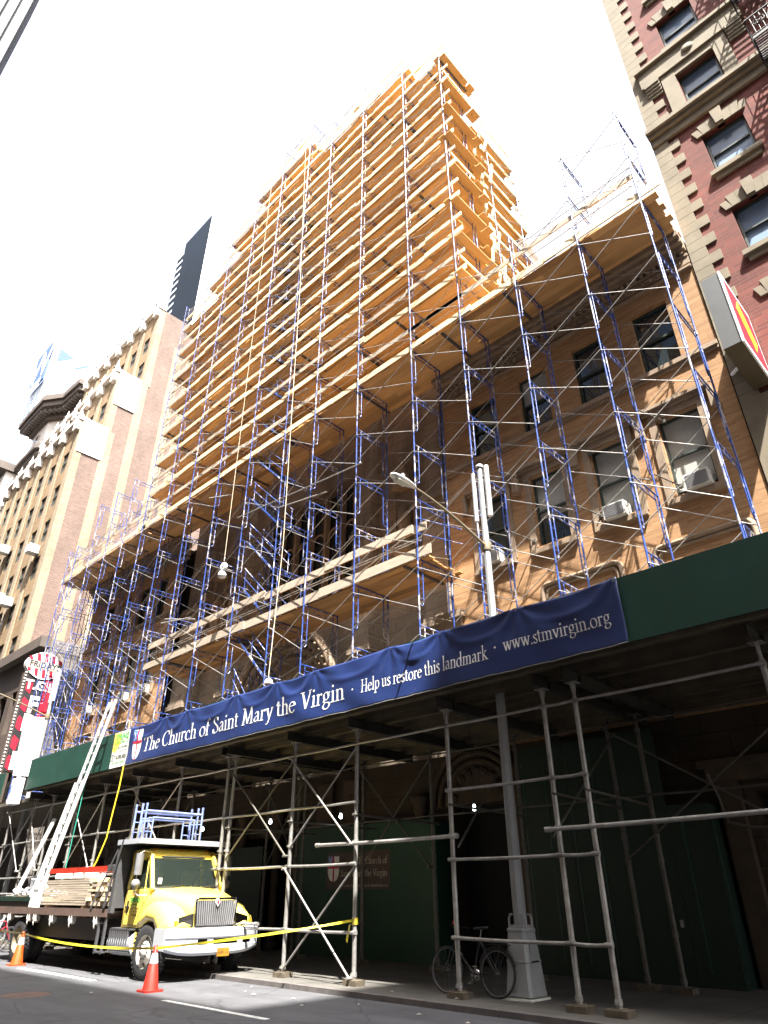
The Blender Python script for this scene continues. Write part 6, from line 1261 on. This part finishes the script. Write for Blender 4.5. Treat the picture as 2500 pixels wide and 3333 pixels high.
g = MB(); g.add([(-1.6, -1.27, 2.7), (-1.52, -1.27, 2.7), (-2.45, -1.30, 1.28), (-2.53, -1.30, 1.28)], [(0, 1, 2, 3)]); g.add([(-1.45, -1.31, 2.72), (-1.38, -1.31, 2.72), (-1.78, -1.31, 1.3), (-1.90, -1.31, 1.3)], [(0, 1, 2, 3)]); TB_(g, 'tie_strap', 'dark_grey_steel')


# door lettering
dm = lambda x, z: Matrix(((1, 0, 0, x), (0, 0, -1, -0.985), (0, 1, 0, z), (0, 0, 0, 1)))
def dtext(s, size, m, x, z, b=0.0):
    cu = bpy.data.curves.new('t', 'FONT'); cu.body = s; cu.size = size; cu.extrude = 0.001; cu.offset = b; cu.align_x = 'CENTER'; cu.align_y = 'CENTER'; cu.resolution_u = 2
    t_ = bpy.data.objects.new('t', cu); COL.objects.link(t_); bpy.context.view_layer.update(); me = bpy.data.meshes.new_from_object(t_.evaluated_get(bpy.context.evaluated_depsgraph_get())); me.transform(dm(x, z)); me.materials.clear(); me.materials.append(M[m]); bpy.data.objects.remove(t_); bpy.data.curves.remove(cu)
    o = bpy.data.objects.new('lettering', me); COL.objects.link(o); o.parent = TK
dtext('SPRING', 0.13, 'lettering_green', -0.93, 1.46, 0.005); dtext('SCAFFOLDING LLC', 0.05, 'lettering_green', -0.93, 1.375)
dtext('46-20 12th Place', 0.055, 'lettering_black', -0.90, 1.30); dtext('L.I.C. NY 11101', 0.05, 'lettering_black', -0.90, 1.235); dtext('718.392.4221', 0.05, 'lettering_black', -0.90, 1.17)
dtext('USDOT', 0.05, 'lettering_black', -1.05, 1.62); dtext('DOT 2354188', 0.05, 'emblem_red', -0.95, 1.565)
for o in list(TK.children): pass
# plate digits
sanso = sans
cu = bpy.data.curves.new('t', 'FONT'); cu.body = '54991-JG'; cu.size = 0.075; cu.extrude = 0.001; cu.align_x = 'CENTER'; cu.align_y = 'CENTER'; t_ = bpy.data.objects.new('t', cu); COL.objects.link(t_); bpy.context.view_layer.update()
me = bpy.data.meshes.new_from_object(t_.evaluated_get(bpy.context.evaluated_depsgraph_get())); me.transform(facing_plus_x(1.046, 0.174, 0.485)); me.materials.clear(); me.materials.append(M['sign_box_brown']); bpy.data.objects.remove(t_)
o = bpy.data.objects.new('plate_digits', me); COL.objects.link(o); o.parent = po

# ------------------------------------------------------------------ what lies on the truck
tkm = Matrix.Translation(TK.location) @ Matrix.Rotation(R(-3.0), 4, 'Z')
def load(name, label, cat, group=None):
    o = thing(name, label, cat, TK.location, group, R(1.0)); return o
LP = load('plank_stack', 'stack of used scaffold planks strapped behind the truck cab', 'planks')
random.seed(21)
for r_ in range(11):
    g = MB(); z = 1.34 + r_ * 0.052 + random.uniform(0, 0.008); y = -1.18
    while y < 0.9:
        a_ = -5.65 + random.uniform(-0.12, 0.12) + 0.02 * r_; g.box(a_, -3.0 + random.uniform(-0.06, 0.1), y, y + 0.21, z, z + 0.042); y += 0.225
    TB_(g, 'plank_row', 'weathered_board', LP)
for xx in (-5.4, -3.3, -2.6): TB_(MB().box(xx, xx + 0.1, -1.15, 1.0, 1.24, 1.335), 'sleeper', 'weathered_board', LP)
LC = load('crosswise_plank_stack', 'loose stack of crosswise timber blocks against the truck headboard', 'planks')
for r_ in range(6):
    g = MB(); x = -2.95 + random.uniform(-0.03, 0.05)
    while x < -1.95: w_ = random.choice((0.18, 0.24, 0.2)); g.box(x, x + w_ - 0.01, -1.2 + random.uniform(-0.05, 0.06), 0.9, 1.34 + r_ * 0.10, 1.34 + r_ * 0.10 + random.choice((0.05, 0.085, 0.09))); x += w_ + random.choice((0, 0, 0.06))
    TB_(g, 'timber_row', 'pine_board' if r_ % 2 else 'weathered_board', LC)
LW = load('wrapped_bundle', 'row of white wrapped bundles on top of the plank stack', 'bundle')
for xx in (-5.25, -4.75, -4.15): TB_(MB().box(xx, xx + 0.45, -1.1, -0.4, 1.935, 2.06), 'bundle', 'cloth_white', LW, bevel=0.02)
RL = load('extension_ladder', 'orange fibreglass ladder lying on edge along the top of the load', 'ladder')
g = MB(); g.box(-5.7, -2.4, -1.08, -1.04, 2.07, 2.19); g.box(-5.7, -2.4, -0.62, -0.58, 2.07, 2.19)
TB_(g, 'side_rail', 'ladder_orange', RL)
g = MB(); x = -5.55
while x < -2.5: g.cyl((x, -1.04, 2.13), (x, -0.62, 2.13), 0.018, n=6); x += 0.3
TB_(g, 'rung', 'ladder_aluminium', RL); TB_(MB().box(-2.4, -2.1, -1.1, -0.56, 2.06, 2.21), 'foot', 'black_rubber', RL, bevel=0.02)
GC = load('green_case', 'long green painted board lying at the rear of the truck bed', 'board'); TB_(MB().box(-8.8, -6.25, -1.22, -0.9, 1.42, 1.52), 'board', 'hoarding_green', GC); TB_(MB().box(-8.6, -6.4, -1.15, -1.05, 1.24, 1.419), 'support', 'black_paint', GC)
WB = load('white_bucket', 'white plastic drum among rope and rags at the rear of the bed', 'drum')
g = MB(); g.lathe((-7.15, -0.7, 1.5), [(0, 0), (0.2, 0), (0.23, 0.45), (0.24, 0.46), (0.22, 0.48), (0, 0.48)], n=18); TB_(g, 'drum', 'cloth_white', WB)
TB_(MB().box(-6.3, -6.05, -1.22, -1.0, 1.24, 1.62), 'block', 'cloth_white', WB, bevel=0.01)
RG = load('rag_heap', 'heap of pale rope rags and pipes at the tail of the truck', 'heap'); RG['kind'] = 'stuff'
random.seed(4); g = MB()
for i in range(26):
    x, y, z = random.uniform(-8.6, -6.4), random.uniform(-1.1, 0.6), 1.55 + random.uniform(0, 0.22); pts = [(x + 0.13 * math.cos(a * 1.3) * random.uniform(0.5, 1.5), y + 0.13 * math.sin(a * 1.1) * random.uniform(0.5, 1.5), z + 0.05 * math.sin(a * 2)) for a in range(7)]; g.tube(pts, random.uniform(0.02, 0.05), 5)
TB_(g, 'rope', 'cloth_white', RG); g = MB()
for i in range(9): y = random.uniform(-1.0, 0.8); g.cyl((-8.7, y, 1.5 + random.uniform(0, .15)), (-6.2 + random.uniform(-.4, .4), y + random.uniform(-.3, .3), 1.55 + random.uniform(0, .15)), 0.024, n=6)
TB_(g, 'pipe', 'galvanised', RG); TB_(MB().box(-8.8, -6.2, -1.0, 1.0, 1.4, 1.49), 'board', 'pine_board', RG)
for i, (yy, lab) in enumerate(((-0.95, 'front one of the blue scaffold frames standing on the truck rack'), (-0.4, 'second blue scaffold frame standing on the truck rack behind the front one'), (0.0, 'third blue scaffold frame standing upright on the truck rack'))):
    pass
def rackframe(x, lab):
    o = load('loose_scaffold', lab, 'scaffold frame', 'scaffold frames stacked on the cab rack'); g = MB(); a, b_ = -1.2, 0.42; z0, z1 = 2.72, 3.32
    for yy in (a, b_): g.cyl((x, yy, z0), (x, yy, z1 + 0.12), 0.026, n=8); g.cyl((x, yy, z1 + 0.1), (x, yy, z1 + 0.17), 0.03, n=8)
    g.cyl((x, a, z1), (x, b_, z1), 0.026, n=8); g.cyl((x, a + 0.2, z1 - 0.14), (x, b_ - 0.2, z1 - 0.14), 0.022, n=8)
    for yy in (a + 0.22, b_ - 0.22): g.cyl((x, yy, z0), (x, yy, z1 - 0.14), 0.02, n=8)
    for yy, s_ in ((a, 1), (b_, -1)):
        for j in range(2): g.cyl((x, yy, z0 + 0.15 + j * 0.22), (x, yy + s_ * 0.22, z0 + 0.15 + j * 0.22), 0.014, n=6)
    TB_(g, 'frame', 'blue_paint_pale', o); h = MB()
    for yy in (a, b_): h.cyl((x + 0.05, yy - 0.05, z0), (x + 0.05, yy - 0.05, z0 + 0.3), 0.02, n=6)
    TB_(h, 'coupling_pins', 'galvanised', o)
rackframe(-0.75, 'front one of the blue scaffold frames standing on the cab rack'); rackframe(-0.95, 'second blue scaffold frame behind the front one on the cab rack'); rackframe(-1.25, 'rearmost blue scaffold frame on the cab rack')

# ------------------------------------------------------------------ leaning ladders
def ladder(name, label, cat, p, q, hw, m, along=(1, 0, 0), rw=0.07, step=0.3):
    o = thing(name, label, cat, p); p, q = Vector(p), Vector(q); a = Vector(along); d = (q - p); L = d.length; d.normalize(); a = (a - d * a.dot(d)).normalized(); nn = d.cross(a)
    g = MB()
    for s_ in (-1, 1):
        m3 = Matrix((d, a, nn)).transposed(); g.cbox((p + q) / 2 + a * hw * s_, (L, 0.03, rw), m3)
        m3 = Matrix((d, a, nn)).transposed(); g.cbox(p + d * (L * 0.27) + a * (hw + 0.035) * s_ - nn * 0.05, (L * 0.54, 0.03, rw), m3)
    g.build('side_rail', m, o); g = MB(); t_ = 0.2
    while t_ < L - 0.1: c_ = p + d * t_; g.cyl(c_ - a * hw, c_ + a * hw, 0.019, n=6); t_ += step
    g.build('rung', m, o); return o
ladder('extension_ladder', 'tall aluminium extension ladder leaning from the truck bed to the green parapet', 'ladder', (-21.9, 8.62, 1.5), (-22.35, 9.90, 7.25), 0.21, 'ladder_aluminium', rw=0.085)
LL = thing('leaning_board', 'long white aluminium plank leaning on the shed behind the truck tail', 'plank', (-26.0, 9.6, 0.2)); g = MB(); g.beam((-26.6, 9.3, 0.1), (-26.3, 10.4, 3.9), 0.26, 0.04); g.build('plank', 'ladder_aluminium', LL)

# ropes hanging from the parapet
g = MB(); g.tube([(-20.83, 9.96, 5.02), (-20.8, 9.93, 4.4), (-20.88, 9.9, 3.6), (-20.86, 9.85, 3.0), (-21.0, 9.75, 2.4), (-21.2, 9.6, 1.9)], 0.02, 6); tag(g.build('yellow_rope', 'rope_yellow'), 'yellow rope hanging from the poster corner down behind the load', 'rope')
g = MB(); g.tube([(-23.9, 10.2, 4.9), (-23.88, 10.15, 3.6), (-23.9, 10.1, 1.6)], 0.014, 6); tag(g.build('green_rope', 'rope_green'), 'thin green rope hanging straight down under the shed', 'rope')

# ------------------------------------------------------------------ cones and tape
def cone(x, y, s_, m, label):
    o = thing('traffic_cone', label, 'traffic cone', (x, y, 0), 'traffic cones around the truck')
    H = 0.72 * s_; g = MB(); prof = [(0.15, 0.035), (0.145, 0.05), (0.03, H), (0.022, H + 0.01), (0.0, H + 0.01)]; g.lathe((x, y, 0), prof, n=24); g.build('body', m, o)
    g = MB(); c_ = [(x + 0.19 * u, y + 0.19 * v) for u, v in ((-1, -0.8), (-0.8, -1), (0.8, -1), (1, -0.8), (1, 0.8), (0.8, 1), (-0.8, 1), (-1, 0.8))]; g.prism(c_, 'z', 0.002, 0.035); g.build('foot', m, o)
    rr = lambda z: 0.145 + (0.03 - 0.145) * (z - 0.05) / (H - 0.05) + 0.003
    g = MB(); g.lathe((x, y, 0), [(rr(H * 0.62), H * 0.62), (rr(H * 0.84), H * 0.84)], n=24); g.build('reflective_band', 'reflective_white', o)
    return H
cone(-13.74, 7.87, 1.0, 'cone_orange', 'red-orange traffic cone with white band in front of the truck wheel')
cone(-21.15, 8.2, 1.0, 'cone_amber', 'bright orange traffic cone beside the rear wheel of the truck')
def tape(pts, name, label, tw=0.045):
    g = MB(); k = 14; allp = []
    for (p, q, sag) in pts:
        p, q = Vector(p), Vector(q)
        for i in range(k + 1):
            t_ = i / k; c_ = p.lerp(q, t_); c_.z -= sag * 4 * t_ * (1 - t_); allp.append(c_)
    vs = []
    for i, c_ in enumerate(allp):
        a = 0.5 * math.sin(i * 0.35) + 0.25 * math.sin(i * 1.1); vs += [c_ + Vector((0, -math.sin(a) * tw / 2, -math.cos(a) * tw / 2)), c_ + Vector((0, math.sin(a) * tw / 2, math.cos(a) * tw / 2))]
    g.add(vs, [(2 * i, 2 * i + 2, 2 * i + 3, 2 * i + 1) for i in range(len(allp) - 1)], True); o = g.build(name, 'tape_yellow'); tag(o, label, 'tape')
    return o
o = tape([((-27.5, 8.9, 0.78), (-21.15, 8.2, 0.70), 0.05), ((-21.15, 8.17, 0.70), (-13.76, 7.84, 0.68), 0.10), ((-13.72, 7.85, 0.68), (-10.98, 10.42, 1.12), 0.03)], 'caution_tape', 'yellow caution tape strung from cone to cone and tied to a shed post')
g = MB()
for i in range(6): g.tube([(-10.98 + 0.06 * math.cos(a), 10.5 + 0.06 * math.sin(a), 1.06 + i * 0.02) for a in [j * 0.7 for j in range(10)]], 0.006, 4)
g.add([(-11.06, 10.42, 1.05), (-11.0, 10.41, 1.06), (-11.1, 10.42, 0.75), (-11.14, 10.42, 0.8)], [(0, 1, 2, 3)]); k_ = g.build('tape_knot', 'tape_yellow'); off = Vector((0, 0, 0)); k_.parent = o

# ------------------------------------------------------------------ bicycle and the bikes behind the truck
def bicycle(label, origin, rz, m='black_paint', group=None, lean=0.0, simple=False):
    o = thing('bicycle', label, 'bicycle', origin, group, rz); o.rotation_euler = (lean, 0, rz)
    L = lambda g, n, mm, par=None, **kw: g.build(n, mm, par or o, local=True, **kw)
    for x in (0, 1.03):
        g = MB(); g.tube([(x + 0.335 * math.cos(a), 0, 0.345 + 0.335 * math.sin(a)) for a in [i * math.pi / 18 for i in range(37)]], 0.015, 6); w_ = L(g, 'wheel', 'black_rubber')
        g = MB(); g.tube([(x + 0.312 * math.cos(a), 0, 0.345 + 0.312 * math.sin(a)) for a in [i * math.pi / 18 for i in range(37)]], 0.009, 5)
        for i in range(18): a = i * math.pi / 9; g.cyl((x, 0.02 * (-1) ** i, 0.345), (x + 0.31 * math.cos(a), 0, 0.345 + 0.31 * math.sin(a)), 0.0018, n=4)
        g.cyl((x, -0.05, 0.345), (x, 0.05, 0.345), 0.018); L(g, 'rim', 'grey_plastic', w_)
    bb, st, ht, hb = (0.47, 0, 0.30), (0.33, 0, 0.82), (0.83, 0, 0.84), (0.87, 0, 0.72)   # rear axle at x=0, front at 1.03
    g = MB()
    for a, b_, r_ in ((bb, st, 0.017), (st, ht, 0.016), (bb, hb, 0.02), (ht, hb, 0.02)): g.cyl(a, b_, r_, n=8)
    for y in (-0.06, 0.06): g.cyl((0, y, 0.345), bb, 0.010, n=6); g.cyl((0, y, 0.345), (st[0], y * 0.3, st[2] - 0.04), 0.009, n=6); g.tube([(0.86, y * 0.6, 0.72), (0.9, y, 0.66), (0.98, y, 0.45), (1.03, y, 0.345)], 0.011, 6)
    L(g, 'frame', m)
    g = MB(); g.cyl(st, (0.30, 0, 0.95), 0.013, n=6); L(g, 'seat_post', 'chrome')
    g = MB(); g.loft([[(x, w_ * math.cos(a), 0.97 + h + 0.02 * math.sin(a)) for a in [i * 0.785 for i in range(8)]] for x, w_, h in ((0.17, 0.02, 0.01), (0.20, 0.08, 0.015), (0.28, 0.07, 0.0), (0.38, 0.03, 0.0), (0.46, 0.018, -0.01))]); L(g, 'saddle', 'black_rubber')
    g = MB(); g.cyl(ht, (0.81, 0, 0.95), 0.013, n=6); g.tube([(0.76, -0.29, 0.98), (0.80, -0.2, 0.99), (0.83, 0, 0.95), (0.80, 0.2, 0.99), (0.76, 0.29, 0.98)], 0.012, 6); L(g, 'handlebar', 'black_paint')
    g = MB(); g.lathe((bb[0], -0.05, bb[2]), [(0.0, 0), (0.09, 0), (0.09, -0.006), (0, -0.006)], 'y', 18); g.cyl((bb[0], -0.06, bb[2]), (bb[0] + 0.12, -0.07, bb[2] - 0.12), 0.01, n=5); g.cyl((bb[0], 0.06, bb[2]), (bb[0] - 0.12, 0.07, bb[2] + 0.12), 0.01, n=5); g.box(bb[0] + 0.08, bb[0] + 0.17, -0.15, -0.07, bb[2] - 0.13, bb[2] - 0.11); g.box(bb[0] - 0.17, bb[0] - 0.08, 0.07, 0.15, bb[2] + 0.11, bb[2] + 0.13); L(g, 'crank', 'chrome')
    if not simple:
        g = MB(); g.tube([(0.36 * math.cos(a), 0, 0.345 + 0.37 * math.sin(a)) for a in [R(20 + i * 12) for i in range(13)]], 0.02, 5); L(g, 'mudguard', 'black_paint')
        g = MB(); g.box(-0.25, 0.22, -0.06, 0.06, 0.74, 0.75); g.cyl((-0.1, 0.06, 0.745), (0, 0.07, 0.36), 0.006, n=4); g.cyl((-0.1, -0.06, 0.745), (0, -0.07, 0.36), 0.006, n=4); L(g, 'rack', 'black_paint')
        g = MB(); g.lathe((0.79, 0.12, 1.03), [(0, -0.03), (0.03, -0.02), (0.03, 0.03), (0, 0.04)], n=8); L(g, 'front_lamp', 'sign_red'); g = MB(); g.tube([(0.55, 0.04, 0.42), (0.6, 0.05, 0.47), (0.66, 0.04, 0.54), (0.7, 0.03, 0.6)], 0.014, 5); L(g, 'lock', 'black_paint')
    return o
bicycle('black bicycle with rear rack leaning by the lamp post', (-7.93, 10.84, SZ), R(183), lean=R(5))
for i, (x, y, a, m, lab) in enumerate(((-26.2, 9.45, 75, 'sign_red', 'red bicycle parked behind the truck tail'), (-26.9, 9.4, 82, 'grey_plastic', 'grey bicycle parked beside the red one behind the truck'), (-27.6, 9.5, 70, 'emblem_blue', 'blue bicycle at the far left edge behind the truck'))):
    bicycle(lab, (x, y - 0.8, 0.0), R(a), m, 'bicycles parked behind the truck', R(6), True)

# crumpled leaves and litter on the road
random.seed(2)
LT = MB()
for x, y in ((-11.9, 8.9), (-10.9, 9.0), (-12.3, 9.0), (-9.6, 9.3), (-8.2, 9.2), (-7.2, 9.1), (-10.2, 8.6), (-12.8, 9.5), (-14.3, 7.0), (-9.8, 10.3), (-8.4, 10.35)):
    s_ = random.uniform(0.02, 0.05); zb_ = 0.012 if y < KY else SZ + 0.012
    LT.add([(x - s_, y - s_ * .6, zb_), (x + s_, y - s_ * .4, zb_ + 0.01), (x + s_ * .7, y + s_ * .6, zb_ + 0.002), (x - s_ * .5, y + s_ * .5, zb_ + 0.015)], [(0, 1, 2), (0, 2, 3)])
o = LT.build('litter', 'sign_cream'); tag(o, 'scattered dry leaves and litter along the gutter', 'litter', kind='stuff')
